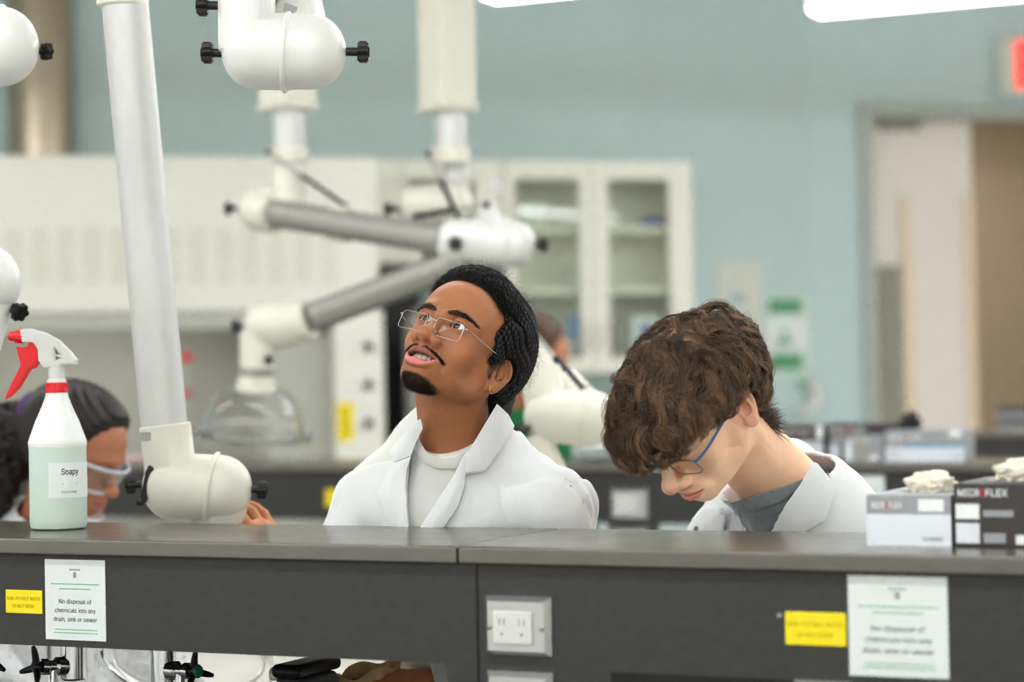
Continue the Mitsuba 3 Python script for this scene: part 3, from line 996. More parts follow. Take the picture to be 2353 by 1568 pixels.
c1 = square_post(592, 730, 248, 'square ivory duct cover from the ceiling behind the hanging white elbow')
c2 = square_post(960, 1097, 252, 'tall square ivory duct cover from the ceiling, second from the left')
F_ = thing('extraction_arm', 'folded extraction arm with grey pipes and clear hood in front of the fume hood', 'extraction arm')
q = lambda x, y, d=dF: P(x, y, d)
part(F_, 'drop_tube', pipe(q(663, 236), q(664, 352), px(36, dF)), ALU, smooth=True)
part(F_, 'collar', sleeve(q(664, 340), q(665, 374), px(43, dF)), IVORY)
part(F_, 'drop_tube', pipe(q(664, 366), q(664, 450), px(36, dF)), ALU, smooth=True)
elbow(F_, [(q(664, 385), q(664, 470), px(39, dF)), (q(590, 484), q(632, 490, dF - 0.04), px(47, dF))], [(q(588, 478), q(655, 472), px(47, dF))], IVORY)
knob(F_, q(543, 479), V(-1, -0.1, 0), 1.2)
part(F_, 'pipe', pipe(q(605, 486, dF - 0.02), q(1020, 552, 5.45), px(32.5, dF)), GREYPIPE, smooth=True)
part(F_, 'clamp', sleeve(q(764, 511, 5.64), q(803, 517, 5.61), px(40, dF)), IVORY)
spring(F_, q(617, 350, dF - 0.05), q(795, 474, dF - 0.06))
dg = 5.45
eF = elbow(F_, [], [(q(1047, 556, dg), q(1182, 562, dg), px(53, dg))], PLAS, ring=(q(1163, 561, dg), q(1190, 564, dg) - q(1047, 556, dg), px(54, dg), 0.004))
part(eF, 'tab', moved(extrude(sg.Polygon([(0, 0), (0.085, 0), (0.05, 0.05), (0.025, 0.055)]), 0.012), frame(q(1088, 512, dg), RT, UP, np.cross(RT, UP))), PLAS)
knob(F_, q(1047, 562, dg - 0.055), V(0, -1, 0), 1.25)
knob(F_, q(1228, 563, dg), V(1, -0.2, 0), 1.25)
part(F_, 'pipe', pipe(q(1075, 595, dg), q(722, 728, 5.55), px(33, dF)), GREYPIPE, smooth=True)
elbow(F_, [(q(640, 752, 5.58), q(712, 733, 5.55), px(46, dF)), (q(592, 760, 5.58), q(592, 850, 5.58), px(40, dF))], [(q(608, 748, 5.58), q(650, 748, 5.58), px(52, dF))], IVORY,
      ring=(q(668, 744, 5.58), q(712, 733, 5.58) - q(640, 752, 5.58), px(49, dF), 0.004))
knob(F_, q(560, 750, 5.58), V(-1, -0.2, 0), 1.2)
knob(F_, q(616, 828, 5.50), V(0.2, -1, 0), 0.9)
part(F_, 'band', sleeve(q(592, 848, 5.58), q(590, 866, 5.58), px(35, dF)), GREYPIPE)
tt, tb_ = q(589, 862, 5.58), q(582, 1012, 5.6)
part(F_, 'hood_collar', moved(lathe([(0, 0), (0.044, 0), (0.045, 0.012), (0.050, 0.026), (0.054, 0.042), (0, 0.042)], 40), along(tt, tb_)), IVORY)
dome(F_, q(587, 895, 5.58), tb_, 0.053, px(134, 5.6), 0.022)

G_ = thing('extraction_arm', 'second far extraction arm half hidden behind the grey folded pipe', 'extraction arm')
part(G_, 'drop_tube', pipe(q(1034, 240), q(1036, 350), px(36, dF)), ALU, smooth=True)
part(G_, 'collar', sleeve(q(1036, 338), q(1036, 378), px(44, dF)), IVORY)
part(G_, 'drop_tube', pipe(q(1046, 370, dF + 0.02), q(1047, 420, dF + 0.02), px(29, dF)), ALU, smooth=True)
elbow(G_, [(q(1047, 386, dF + 0.03), q(1047, 480, dF + 0.03), px(31, dF))], [(q(955, 474, dF + 0.03), q(1042, 470, dF + 0.03), px(48, dF))], IVORY)
part(G_, 'pipe', pipe(q(985, 480, dF + 0.05), q(1010, 650, 6.2), px(33, dF)), GREYPIPE, smooth=True)
knob(G_, q(910, 481, dF), V(-1, -0.1, 0), 1.2)
spring(G_, q(984, 355, dF - 0.06), q(1056, 506, dF - 0.20), 0.007)
spring(G_, q(1118, 470, 5.40), q(955, 498, 5.50), 0.007)

# ---- the arm between the two students
dH = 4.5
H_ = thing('extraction_arm', 'cream extraction arm elbow between the two students above the middle bench', 'extraction arm')
q = lambda x, y, d=dH: P(x, y, d)
elbow(H_, [(q(1240, 850, dH + 0.02), q(1262, 950), px(50, dH)), (q(1290, 880, dH + 0.06), q(1345, 938, dH + 0.02), px(44, dH))], [(q(1262, 955), q(1362, 962), px(64, dH))], IVORY,
      ring=(q(1338, 962), q(1362, 962) - q(1262, 955), px(65, dH), 0.004))
part(H_, 'pipe', pipe(q(1150, 740, dH + 0.25), q(1325, 915, dH + 0.04), px(35, dH)), IVORY, smooth=True)
part(H_, 'pipe', pipe(q(1225, 1000, dH), q(1290, 1150, dH), px(40, dH)), IVORY, smooth=True)
knob(H_, q(1212, 985, dH - 0.03), V(-0.9, -0.4, -0.2), 1.0)
part(H_, 'boss', ball(q(1341, 886, dH + 0.02), 0.012, 2), IVORY)
spring(H_, q(1228, 765, dH + 0.1), q(1345, 905, dH + 0.0), 0.008)
# ---------------------------------------------------------------- people: heads
def s_mir(p):
    q = p.copy()
    q[:, 0] = np.abs(q[:, 0])
    return q


def pathf(q, pts, rads, n=9):
    b = bezier(pts, n)
    r = np.interp(np.linspace(0, len(rads) - 1, n), np.arange(len(rads)), rads)
    return s_path(q, b, r)


SK, SKR = V(0, -0.016, 0.050), V(0.0725, 0.101, 0.083)
EYE = V(0.0285, 0.0725, 0.0220)
EYE_R = 0.0122
EAR_C = V(0.0705, -0.011, 0.003)
EAR_B = unit(V(0.62, -0.78, 0.0))               # from the face edge of the ear outward and back
EAR_U = unit(V(0.02, -0.50, 1.0) - EAR_B * (V(0.02, -0.50, 1.0) @ EAR_B))
EAR_N = np.cross(EAR_B, EAR_U)                  # (sign fixed below so that it points outward)
if EAR_N[0] < 0:
    EAR_N = -EAR_N


def ear_sdf(q):
    e = (q - EAR_C.astype(np.float32)) / 0.98 @ np.stack([EAR_B, EAR_U, EAR_N], 1).astype(np.float32)
    a, b, c = e[:, 0], e[:, 1], e[:, 2]

    def cap2(pts, r, n=10):
        return pathf(e, [V(*x) for x in pts], r, n)
    # sheet
    d2 = np.hypot((a - 0.0115) / 0.0155, (b - 0.005) / 0.0295) - 1
    d2 = d2 * 0.0155
    lobe = np.hypot(a - 0.0065, b + 0.0235) - 0.0085
    out = su(d2, lobe, 0.008)
    sheet = si(out, np.abs(c + 0.0012) - 0.0022, 0.002)
    helix = cap2([(0.0005, 0.006, 0.0015), (-0.0005, 0.020, 0.003), (0.0055, 0.0325, 0.0035), (0.0165, 0.0325, 0.0035), (0.0255, 0.020, 0.003), (0.0265, 0.004, 0.002), (0.0195, -0.0115, 0.0005), (0.0135, -0.020, 0)],
                 [0.0022, 0.0027, 0.003, 0.0031, 0.003, 0.0027, 0.0023, 0.003], 24)
    s = su(sheet, helix, 0.003)
    lob = s_ell(e, (0.0065, -0.0235, -0.0003), (0.0085, 0.0095, 0.0036))
    s = su(s, lob, 0.004)
    anti = cap2([(0.0100, -0.0145, 0.0015), (0.0172, -0.006, 0.0022), (0.0185, 0.006, 0.0022), (0.0145, 0.018, 0.001)], [0.0026, 0.0031, 0.0031, 0.0020], 12)
    s = su(s, anti, 0.002)
    concha = s_ell(e, (0.0088, 0.000, 0.002), (0.0082, 0.0125, 0.0070))
    s = ss(s, concha, 0.003)
    root = s_ell(e, (0.004, 0.0, -0.0075), (0.011, 0.024, 0.007))
    s = su(s, root, 0.004)
    s = ss(s, s_ell(e, (0.0082, -0.003, 0.0025), (0.0068, 0.0085, 0.0085)), 0.0025)
    trag = s_ell(e, (-0.0008, -0.0035, 0.0022), (0.0034, 0.0062, 0.0030))
    s = su(s, trag, 0.003)
    return s * 0.98


def head_sdf(p, k):
    """k: the face's measures. The face and the ears are worked out only where the points are near them."""
    q = s_mir(p)
    s = skull_sdf(q, k)
    for m, fn in (((q[:, 1] > 0.045) & (q[:, 2] > -0.085) & (q[:, 2] < 0.065) & (q[:, 0] < 0.075), face_sdf), ((q[:, 0] > 0.05) & (q[:, 1] > -0.055) & (q[:, 1] < 0.03) & (np.abs(q[:, 2]) < 0.05), lambda q, s, k: su(s, ear_sdf(q), 0.004))):
        m &= np.abs(s) < 0.05
        if m.any():
            s[m] = fn(q[m], s[m], k)
    return s


def skull_sdf(q, k):
    g = k.get
    s = s_ell(q, SK, (SKR[0], SKR[1], SKR[2]))
    s = su(s, s_ell(q, (0, 0.034, 0.060), (0.0585, 0.055, 0.055)), 0.03)
    s = su(s, s_ell(q, (0, 0.038, 0.0), (g('facew', 0.0570), 0.047, 0.066)), 0.03)
    s = su(s, pathf(q, [V(0.0535, -0.002, 0.0), V(0.0505, 0.004, -0.040), V(g('jaw', 0.047), 0.018, -0.053), V(0.030, 0.048, g('chinz', -0.080) + 0.007), V(0.008, g('chiny', 0.083) - 0.012, g('chinz', -0.080) - 0.003)], [0.015, 0.015, 0.0145, 0.013, 0.0125], 12), 0.02)
    s = su(s, s_ell(q, (0, 0.048, -0.044), (0.041, 0.040, 0.034)), 0.02)
    s = su(s, s_ell(q, (0, g('chiny', 0.083), g('chinz', -0.080) - 0.003), (0.019, 0.0150, 0.0150)), 0.014)
    s = su(s, s_ell(q, (0.0375, 0.058, -0.009), (0.019, 0.016, 0.020)), 0.02)
    s = su(s, pathf(q, [V(0, 0.0885, 0.040), V(0.026, 0.0865, 0.0415), V(0.049, 0.064, 0.0370)], [0.007, 0.0065, 0.005]), 0.016)
    s = ss(s, s_ell(q, (0.0310, 0.0985, 0.0225), (0.0205, 0.0155, 0.0125)), 0.013)
    return s


def face_sdf(q, s, k):
    g = k.get
    # nose
    nw, ny = g('nosew', 0.0165), g('nosey', 0.0)
    n = pathf(q, [V(0, 0.089, 0.030), V(0, 0.0965 + ny * 0.4, 0.010), V(0, 0.1085 + ny, -0.0125)], [0.0065, 0.0078, 0.0112])
    n = su(n, s_ell(q, (0, 0.1105 + ny, -0.0150), (0.0128, 0.0122, 0.0115)), 0.006)
    n = su(n, s_ell(q, (nw, 0.0990 + ny * 0.5, -0.0195), (0.0088, 0.0120, 0.0088)), 0.0065)
    n = su(n, s_cap(q, (0, 0.1095 + ny, -0.0225), (0, 0.099, -0.0285), 0.0048), 0.004)
    s = su(s, n, 0.010)
    s = ss(s, s_ell(q, (nw * 0.52, 0.1045 + ny * 0.7, -0.0280), (0.0046, 0.0070, 0.0046)), 0.003)
    # muzzle and mouth
    s = su(s, s_ell(q, (0, 0.076, -0.047), (0.030, 0.0255, 0.027)), 0.016)
    mz, mo, mw = g('mz', -0.050), g('open', 0.0), g('mw', 0.026)
    cz = mz + g('smile', 0.0)
    s = ss(s, s_ell(q, (0, 0.103, mz - 0.018 - mo), (0.018, 0.0055, 0.006)), 0.007)      # dip below the lower lip
    up = pathf(q, [V(mw, 0.0845, cz), V(mw * 0.55, 0.0965, mz + mo * 0.55 + 0.0045), V(0.0045, 0.1005, mz + mo * 0.55 + 0.0058), V(0, 0.1003, mz + mo * 0.55 + 0.0050)], [0.0022, 0.0045, g('lip', 0.0055), g('lip', 0.0055)], 14)
    lo = pathf(q, [V(mw, 0.0845, cz), V(mw * 0.58, 0.0955, mz - mo * 0.55 - 0.0052), V(0, 0.1000, mz - mo * 0.55 - 0.0062)], [0.0022, 0.0054, g('lip', 0.0055) * 1.22], 12)
    if mo:
        s = ss(s, s_ell(q, (0, 0.086, mz), (mw * 0.86, 0.026, mo * 0.5 + 0.0065)), 0.003)
    s = su(s, up, 0.0035)
    s = su(s, lo, 0.0035)
    if mo:
        a = q[:, 0] / (mw * 0.95)
        zc = cz + (mz - cz) * (1 - a * a)
        cav = np.maximum(np.abs(q[:, 2] - zc) - mo * 0.5 * np.clip(1 - a * a, 0, 1), a - 1)
        s = ss(s, np.maximum(cav, np.maximum(0.068 - q[:, 1], -0.0005 * 0)), 0.0015)
    else:
        a = q[:, 0] / mw
        zc = cz + (mz - cz) * (1 - a * a)
        cut = np.maximum(np.hypot((q[:, 2] - zc), np.maximum(0.094 - 0.010 * a * a - q[:, 1], 0)) - 0.0008, (a - 1) * mw)
        s = ss(s, cut, 0.0025)
    s = ss(s, pathf(q, [V(0.0245, 0.0945, -0.020), V(0.0345, 0.083, -0.036), V(0.0375, 0.076, -0.050)], [0.002, 0.0026, 0.002]), g('fold', 0.006))
    # eyes
    E = EYE
    s = su(s, s_ell(q, E, (0.0162, 0.0146, 0.0136)), 0.006)
    s = ss(s, pathf(q, [V(E[0] - 0.015, 0.080, E[2] + 0.004), V(E[0] - 0.004, 0.0885, E[2] + 0.0118), V(E[0] + 0.010, 0.0835, E[2] + 0.0108), V(E[0] + 0.018, 0.074, E[2] + 0.004)], [0.0008] * 4), 0.004)
    u = (q[:, 0] - E[0]) / 0.0150
    zc = E[2] + 0.0006 * u + 0.0004
    w = np.clip(1 - u * u, 0, 1)
    hu, hl = g('lidu', 0.0058) * w ** 0.75, g('lidl', 0.0046) * w ** 0.85
    z = q[:, 2] - zc
    op = np.maximum(np.maximum(z - hu, -z - hl), (np.abs(u) - 1) * 0.015)
    op = np.maximum(op, E[1] + 0.001 - q[:, 1])
    s = ss(s, op, 0.0012)
    return s


def poly_in(poly, x, y):
    import shapely
    return shapely.contains_xy(sg.Polygon(poly), x, y)


def hairs(roots, dirs, normals, length, r, lift=0.3, curl=0.0, seg=3, jitter=0.25, seed=1, sides=3, wave=None):
    """short tapering hairs, joined in one mesh"""
    g = np.random.default_rng(seed)
    N = len(roots)
    L = np.broadcast_to(np.asarray(length, float), (N,)) * g.uniform(0.75, 1.2, N)
    d = dirs + g.normal(0, jitter, (N, 3)) + normals * lift
    d /= np.linalg.norm(d, axis=1, keepdims=True)
    c = g.normal(0, 1, (N, 3)) * curl
    t = np.linspace(0, 1, seg + 1)
    pts = roots[:, None] + d[:, None] * (L[:, None] * t)[..., None] + c[:, None] * (L[:, None] * t ** 2)[..., None]
    if wave is not None:
        pts = wave(pts, t)
    return strands(pts, r, sides)


def strands(pts, r, sides=3, taper=0.75):
    """pts (N, K, 3): one closed tapering tube per row; r: number, (N,) or (N, K)"""
    N, K, _ = pts.shape
    t = np.gradient(pts, axis=1)
    t /= np.maximum(np.linalg.norm(t, axis=2, keepdims=True), 1e-9)
    ref = np.tile(np.array([0.13, 0.31, 0.94]), (N, K, 1))
    u = np.cross(t, ref)
    u /= np.maximum(np.linalg.norm(u, axis=2, keepdims=True), 1e-6)
    w = np.cross(t, u)
    r = np.asarray(r, float)
    if r.ndim < 2:
        r = np.broadcast_to(r[..., None] if r.ndim else r, (N, K)) * (1 - taper * np.linspace(0, 1, K) ** 2)
    a = np.arange(sides) * 2 * math.pi / sides
    v = pts[:, :, None] + r[:, :, None, None] * (np.cos(a)[None, None, :, None] * u[:, :, None] + np.sin(a)[None, None, :, None] * w[:, :, None])
    base = (np.arange(N) * K * sides)[:, None, None]
    i, j = np.meshgrid(np.arange(K - 1), np.arange(sides), indexing='ij')
    j2 = (j + 1) % sides
    q = np.stack([i * sides + j, i * sides + j2, (i + 1) * sides + j2, (i + 1) * sides + j], -1).reshape(1, -1, 4) + base
    q = q.reshape(-1, 4)
    f = [q[:, [0, 1, 2]], q[:, [0, 2, 3]]]
    if sides == 3:
        e = base[:, 0] + np.array([[(K - 1) * sides, (K - 1) * sides + 1, (K - 1) * sides + 2]])
        f.append(e)
    return trimesh.Trimesh(v.reshape(-1, 3), np.vstack(f), process=False)


def eye_mesh(side, look, iris=(38, 24, 18)):
    """eyeball with iris and pupil in its vertex colours, cornea bulge, in head space; look: direction in head space"""
    m = trimesh.creation.icosphere(5, 1.0)
    n = np.array(m.vertices)
    look = unit(look)
    ang = np.degrees(np.arccos(np.clip(n @ look, -1, 1)))
    r = EYE_R + 0.0006 * np.exp(-(ang / 24) ** 2)
    c = np.tile(srgb_l((226, 218, 212)), (len(n), 1))
    edge = np.clip((ang - 29.0) / 2.5, 0, 1)[:, None]
    c = srgb_l(iris) * (1 - edge) + c * edge
    c[(ang < 31) & (ang > 27.5)] *= 0.6
    pu = np.clip((ang - 11.5) / 2, 0, 1)[:, None]
    c = np.array([0.004, 0.004, 0.004]) * (1 - pu) + c * pu
    E = EYE * V(side, 1, 1)
    return trimesh.Trimesh(E + n * r[:, None], m.faces, process=False), c


def to_world(m, R, t, k=1.0):
    return trimesh.Trimesh(np.asarray(m.vertices) * k @ R.T + t, m.faces, process=False)


EYEM = 'mat_eye'
mat('eye', VC, 0.06, spec=0.6, two=True)
mat('skin', VC, 0.46, spec=0.36)
mat('hair', VC, 0.40, spec=0.45)
mat('dark_hair', VC, 0.46, spec=0.28)
mat('tooth', (244, 236, 226), 0.22)


# ---------------------------------------------------------------- cloth and hands
def trace(fn, px, d0, d1, lift=0.0, n=90):
    """where the rays of places in the photograph meet the surface of fn (raised by lift); world points"""
    px = np.asarray(px, float)
    base = np.array([P(x, y, 1.0) - CAM for x, y in px])
    t = np.full(len(px), float(d0))
    for _ in range(n):
        s = fn((CAM + base * t[:, None]).astype(np.float32)) - lift
        t = np.minimum(t + np.clip(s * 0.8, -0.02, 0.05), d1)
    return CAM + base * t[:, None]


def drape(fn, px, d0, d1, lift, thick, step=6.0, puff=0.0, smooth_px=True, liftfn=None):
    """a piece of cloth with the outline px lying on the surface of fn, lift above it"""
    from scipy.spatial import Delaunay
    import shapely
    po = sg.Polygon(px)
    if not po.is_valid:
        po = po.buffer(0)
    L = po.exterior.length
    nb = int(L / step)
    bd = np.array([po.exterior.interpolate(i / nb, normalized=True).coords[0] for i in range(nb)])
    x0, y0, x1, y1 = po.bounds
    gx, gy = np.meshgrid(np.arange(x0, x1, step), np.arange(y0, y1, step))
    inner = po.buffer(-step * 0.55)
    gi = np.stack([gx.ravel(), gy.ravel()], 1)
    gi = gi[shapely.contains_xy(inner, gi[:, 0], gi[:, 1])]
    pts = np.vstack([bd, gi])
    tr = Delaunay(pts).simplices
    cen = pts[tr].mean(1)
    tr = tr[shapely.contains_xy(po, cen[:, 0], cen[:, 1])]
    a, b, c = (pts[tr[:, k]] for k in range(3))
    cr = (b[:, 0] - a[:, 0]) * (c[:, 1] - a[:, 1]) - (b[:, 1] - a[:, 1]) * (c[:, 0] - a[:, 0])
    tr = tr[np.abs(cr) > 1e-3]
    cr = cr[np.abs(cr) > 1e-3]
    tr[cr > 0] = tr[cr > 0][:, ::-1]
    lf = lift if liftfn is None else lift + liftfn(pts)
    if puff:
        lf = lf + puff * np.clip(shapely.distance(po.exterior, shapely.points(pts)) / 20, 0, 1)
    top = trace(fn, pts, d0, d1, lf)
    dirs = top - CAM
    dirs /= np.linalg.norm(dirs, axis=1, keepdims=True)
    bot = top + dirs * thick
    n = len(pts)
    i = np.arange(nb)
    j = (i + 1) % nb
    # boundary order: make the rim face outward
    area = sg.LinearRing(bd).is_ccw
    q = np.stack([i, j, j + n, i + n], 1) if area else np.stack([j, i, i + n, j + n], 1)
    f = np.vstack([tr, tr[:, ::-1] + n, q[:, [0, 1, 2]], q[:, [0, 2, 3]]])
    m = trimesh.Trimesh(np.vstack([top, bot]), f, process=False)
    m.fix_normals()
    return m


def s_hand(p, curl=(0.5, 0.5, 0.5, 0.5), thumb=(0.75, 0.62, -0.25), tcurl=0.4, spread=0.04):
    """hand space: wrist at the origin, y along the fingers, x to the thumb's side, z out of the back of the hand"""
    s = s_ell(p, (0.003, 0.050, 0), (0.044, 0.058, 0.0165))
    s = su(s, s_cap(p, (0, -0.03, 0), (0, 0.02, 0), 0.026, 0.025), 0.02)
    s = su(s, s_ell(p, (0.024, 0.036, -0.010), (0.018, 0.030, 0.014)), 0.012)
    for i, (x, L, r) in enumerate(((0.031, 0.072, 0.0088), (0.0105, 0.080, 0.0091), (-0.0105, 0.074, 0.0087), (-0.030, 0.058, 0.0077))):
        a, b = V(x * 0.8, 0.055, 0.001), V(x, 0.090 - 0.006 * abs(i - 1), 0.001)
        s = su(s, s_cap(p, a, b, r, r), 0.010)
        ang = 0.0
        f = None
        for sl, k in ((0.46, 1.0), (0.30, 1.25), (0.24, 0.8)):
            ang += curl[i] * k
            d = V(math.sin(spread * (1.2 - i)) * math.cos(ang), math.cos(ang), -math.sin(ang))
            e = b + unit(d) * L * sl
            c = s_cap(p, b, e, r, r * 0.93)
            f = c if f is None else su(f, c, 0.003)
            b, r = e, r * 0.93
        s = su(s, f, 0.004)
    b, d = V(0.026, 0.026, -0.008), unit(V(*thumb))
    f, r = None, 0.0118
    for sl, k in ((0.036, 0), (0.030, 1), (0.022, 1)):
        d = unit(d + k * tcurl * V(-0.5, 0.5, -0.35))
        e = b + d * sl
        c = s_cap(p, b, e, r, r * 0.90)
        f = c if f is None else su(f, c, 0.004)
        b, r = e, r * 0.90
    return su(s, f, 0.009)


def hand_mesh(M, mirror=False, step=0.0024, **kw):
    """M: 4x4 of the hand space (right hand); mirror for a left hand"""
    m = surface(lambda p: s_hand(p, **kw), (-0.09, -0.06, -0.12), (0.11, 0.19, 0.06), step)
    v = np.array(m.vertices)
    f = m.faces
    if mirror:
        v[:, 0] *= -1
        f = f[:, ::-1]
    m = trimesh.Trimesh(v, f, process=False)
    m.apply_transform(M)
    return m


CLOTH = mat('white_cotton', (228, 230, 233), 0.82, spec=0.2)
TEE = mat('white_jersey', (218, 218, 215), 0.9, spec=0.1)


def folds(p, seed, k=1.0):
    a = meshkit.noise(p * V(24, 24, 6) + meshkit.noise(p * 7, seed + 5)[:, None] * 1.5, seed)
    b = meshkit.noise(p * V(52, 52, 12) + 3, seed + 1)
    return k * (0.0085 * (np.sqrt(np.abs(a - 0.5) * 2 + 0.01) - 0.55) + 0.0025 * (np.abs(b - 0.5) * 2 - 0.4))


def skull_r(d):
    """distance from the skull's centre to the scalp along unit directions d (local)"""
    return 1 / np.sqrt(((d / SKR) ** 2).sum(-1))


def blend(col, w, c):
    w = np.clip(w, 0, 1)[:, None]
    return col * (1 - w) + srgb_l(c) * w


def gauss(v, c, r):
    q = np.stack([np.abs(v[:, 0]), v[:, 1], v[:, 2]], 1)
    return np.exp(-(((q - V(*c)) / V(*r)) ** 2).sum(1))


def lipmask(v, k, up):
    mw, mz, mo = k['mw'], k['mz'], k.get('open', 0)
    cz = mz + k.get('smile', 0)
    u = np.abs(v[:, 0]) / mw
    zc = cz + (mz - cz) * (1 - u * u)
    w = np.clip(1 - u * u, 0, 1)
    z = v[:, 2] - zc
    if up:
        top = (mo * 0.55 + 0.0105) * w ** 0.7 - 0.0012 * np.exp(-(v[:, 0] / 0.003) ** 2)
        m = np.clip((top - z) / 0.0012, 0, 1) * np.clip((z + 0.0005) / 0.001, 0, 1)
    else:
        bot = -(mo * 0.55 + 0.0135) * w ** 0.6
        m = np.clip((z - bot) / 0.0012, 0, 1) * np.clip((0.0005 - z) / 0.001, 0, 1)
    return m * (u < 1.03) * (v[:, 1] > 0.07)


HLP = np.radians([0, 17, 35, 49, 56, 66, 80, 91, 105, 122, 131, 136, 150, 180])


HLT = np.radians([30.5, 32, 38.5, 44, 52, 60, 54, 52.5, 62, 69, 76, 112, 118, 118])


def dirs_of(v):
    d = v - SK
    r = np.linalg.norm(d, axis=1)
    d = d / np.maximum(r, 1e-9)[:, None]
    return d, r, np.arccos(np.clip(d[:, 1], -1, 1)), np.arctan2(np.abs(d[:, 0]), d[:, 2])


def from_angles(th, ph):
    """unit direction; ph signed about the forward axis"""
    return np.stack([np.sin(th) * np.sin(ph), np.cos(th), np.sin(th) * np.cos(ph)], -1)


def smooth01(a, b, x):
    t = np.clip((x - a) / (b - a), 0, 1)
    return t * t * (3 - 2 * t)


BROW = [(0.0095, 0.0335), (0.011, 0.0385), (0.022, 0.0425), (0.035, 0.0432), (0.047, 0.0395), (0.0585, 0.0340), (0.048, 0.0355), (0.034, 0.0375), (0.018, 0.0352)]


MUST = [(0.003, -0.0315), (0.009, -0.0310), (0.020, -0.0325), (0.030, -0.0360), (0.0345, -0.0400), (0.0320, -0.0425), (0.024, -0.0380), (0.012, -0.0345), (0.003, -0.0345)]


def hcol(m, c, var=0.2, seed=1):
    g = np.random.default_rng(seed)
    return np.tile(srgb_l(c), (len(m.vertices), 1)) * (1 + var * (meshkit.noise(np.asarray(m.vertices) * 130, seed)[:, None] - 0.5) * 2)


def hair_part(parent, name, meshes, R, t, c, k=1.0, var=0.25, label=None, m_='mat_dark_hair'):
    m = to_world(cat(meshes) if isinstance(meshes, list) else meshes, R, t, k)
    return part(parent, name, m, m_, smooth=True, color=hcol(m, c, var), label=label)


scene['mat_lens'] = {'type': 'thindielectric', 'int_ior': 1.22}


SILVER = mat('silver_wire', (190, 184, 178), 0.16, metal=1.0)


def rrect(x0, x1, z0, z1, r, n=6):
    out = []
    for cx, cz, a0 in ((x1 - r, z1 - r, 0), (x0 + r, z1 - r, 90), (x0 + r, z0 + r, 180), (x1 - r, z0 + r, 270)):
        for t in np.linspace(0, 90, n):
            out.append((cx + r * math.cos(math.radians(a0 + t)), cz + r * math.sin(math.radians(a0 + t))))
    return np.array(out)


def glasses(key, R, t, k, y0, x0, x1, z0, z1, rim, wire, arm, endpts, tilt=0.12, armr=0.0011, r=0.006, lens='mat_lens'):
    def loc(xz, dy=0.0):
        x, z = xz[:, 0], xz[:, 1]
        return np.stack([x, y0 - tilt * -z + dy - x * x * 1.6 - 0 * z, z], 1)
    for sd in (-1, 1):
        o = rrect(x0, x1, z0, z1, r)
        o = o * V(sd, 1)
        part(key, 'rim', to_world(tube(loc(o), rim, 8, closed=True), R, t, k), wire, smooth=True)
        c = loc(o)
        mid = c.mean(0) + V(0, 0.0006, 0)
        n = len(c)
        rings = [mid + (c - mid) * f for f in (1.0, 0.66, 0.33)]
        for q, f in zip(rings, (0, 0.55, 0.88)):
            q[:, 1] += 0.0011 * f
        vv = np.vstack(rings + [mid + V(0, 0.0011, 0)])
        ff = []
        for i in range(n):
            j = (i + 1) % n
            for b in (0, n):
                ff += [[b + i, b + j, b + n + j], [b + i, b + n + j, b + n + i]]
            ff.append([2 * n + i, 2 * n + j, 3 * n])
        part(key, 'lens', to_world(trimesh.Trimesh(vv, ff, process=False), R, t, k), lens, smooth=True)
        e = [V(sd * q[0], q[1], q[2]) for q in endpts]
        part(key, 'temple', to_world(tube(bezier(e, 30), armr, 8), R, t, k), arm, smooth=True)
        pad = [V(sd * (x0 + 0.0005), loc(np.array([[x0, z0 * 0.2]]))[0][1], z0 * 0.2), V(sd * (x0 - 0.001), y0 - 0.010, z0 * 0.1), V(sd * (x0 - 0.0012), y0 - 0.012, z0 * 0.3)]
        pm = tube(bezier(pad, 8), 0.0004, 6)
        part(key, 'nose_pad', to_world(cat([pm, ball(pad[2], (0.0012, 0.0024, 0.0042), 2)]), R, t, k), wire, smooth=True)
    br = [loc(np.array([[x0 * s, z1 * 0.55 - 0.001 * (1 - abs(s)) + 0.003 * (1 - s * s)]]))[0] + V(0, 0.002 * (1 - s * s), 0) for s in (-1, -0.5, 0, 0.5, 1)]
    part(key, 'bridge', to_world(tube(bezier(br, 14), rim * 1.25, 8), R, t, k), wire, smooth=True)


def hand_frame(wrist, fingers, back):
    y = unit(fingers)
    z = unit(np.asarray(back, float) - y * (np.asarray(back, float) @ y))
    return frame(np.asarray(wrist, float), np.cross(y, z), y, z)
# ---------------------------------------------------------------- the student looking up
R1 = np.array([[-0.8614, -0.3298, 0.3864], [0.4666, -0.8144, 0.345], [0.2009, 0.4775, 0.8554]])
_a = math.radians(3.0)
R1 = (lambda k: np.eye(3) + math.sin(_a) * k + (1 - math.cos(_a)) * k @ k)(np.array([[0, -FW[2], FW[1]], [FW[2], 0, -FW[0]], [-FW[1], FW[0], 0]])) @ R1
t1 = V(-0.0931, 3.4308, 1.5604)
K1 = dict(open=0.0085, smile=0.004, mz=-0.0480, mw=0.027, lip=0.0062, nosew=0.0175, nosey=0.0, chiny=0.073, chinz=-0.0685, facew=0.054, lidu=0.0072, lidl=0.0052, fold=0.008)


def loc1(w):
    return (np.asarray(w, float) - t1) @ R1


NB1 = loc1(P(1052, 1085, 3.50))
ST1 = loc1(P(1006, 1045, 3.47))


def body1(p):
    s = head_sdf(p, K1)
    n = s_cap(p, V(0, -0.022, -0.02), NB1, 0.054, 0.058)
    q = p
    for sx in (-1, 1):
        n = su(n, s_path(q, [V(sx * 0.058, -0.022, -0.03), ST1 * 0.5 + V(sx * 0.058, -0.022, -0.03) * 0.5 + V(0, 0.004, 0), ST1 + V(sx * 0.012, 0, 0)], [0.010, 0.011, 0.008]), 0.02)
    s = su(s, n, 0.022)
    s = np.maximum(s, (p - NB1) @ unit(NB1 - V(0, -0.022, -0.02)).astype(np.float32))
    return s


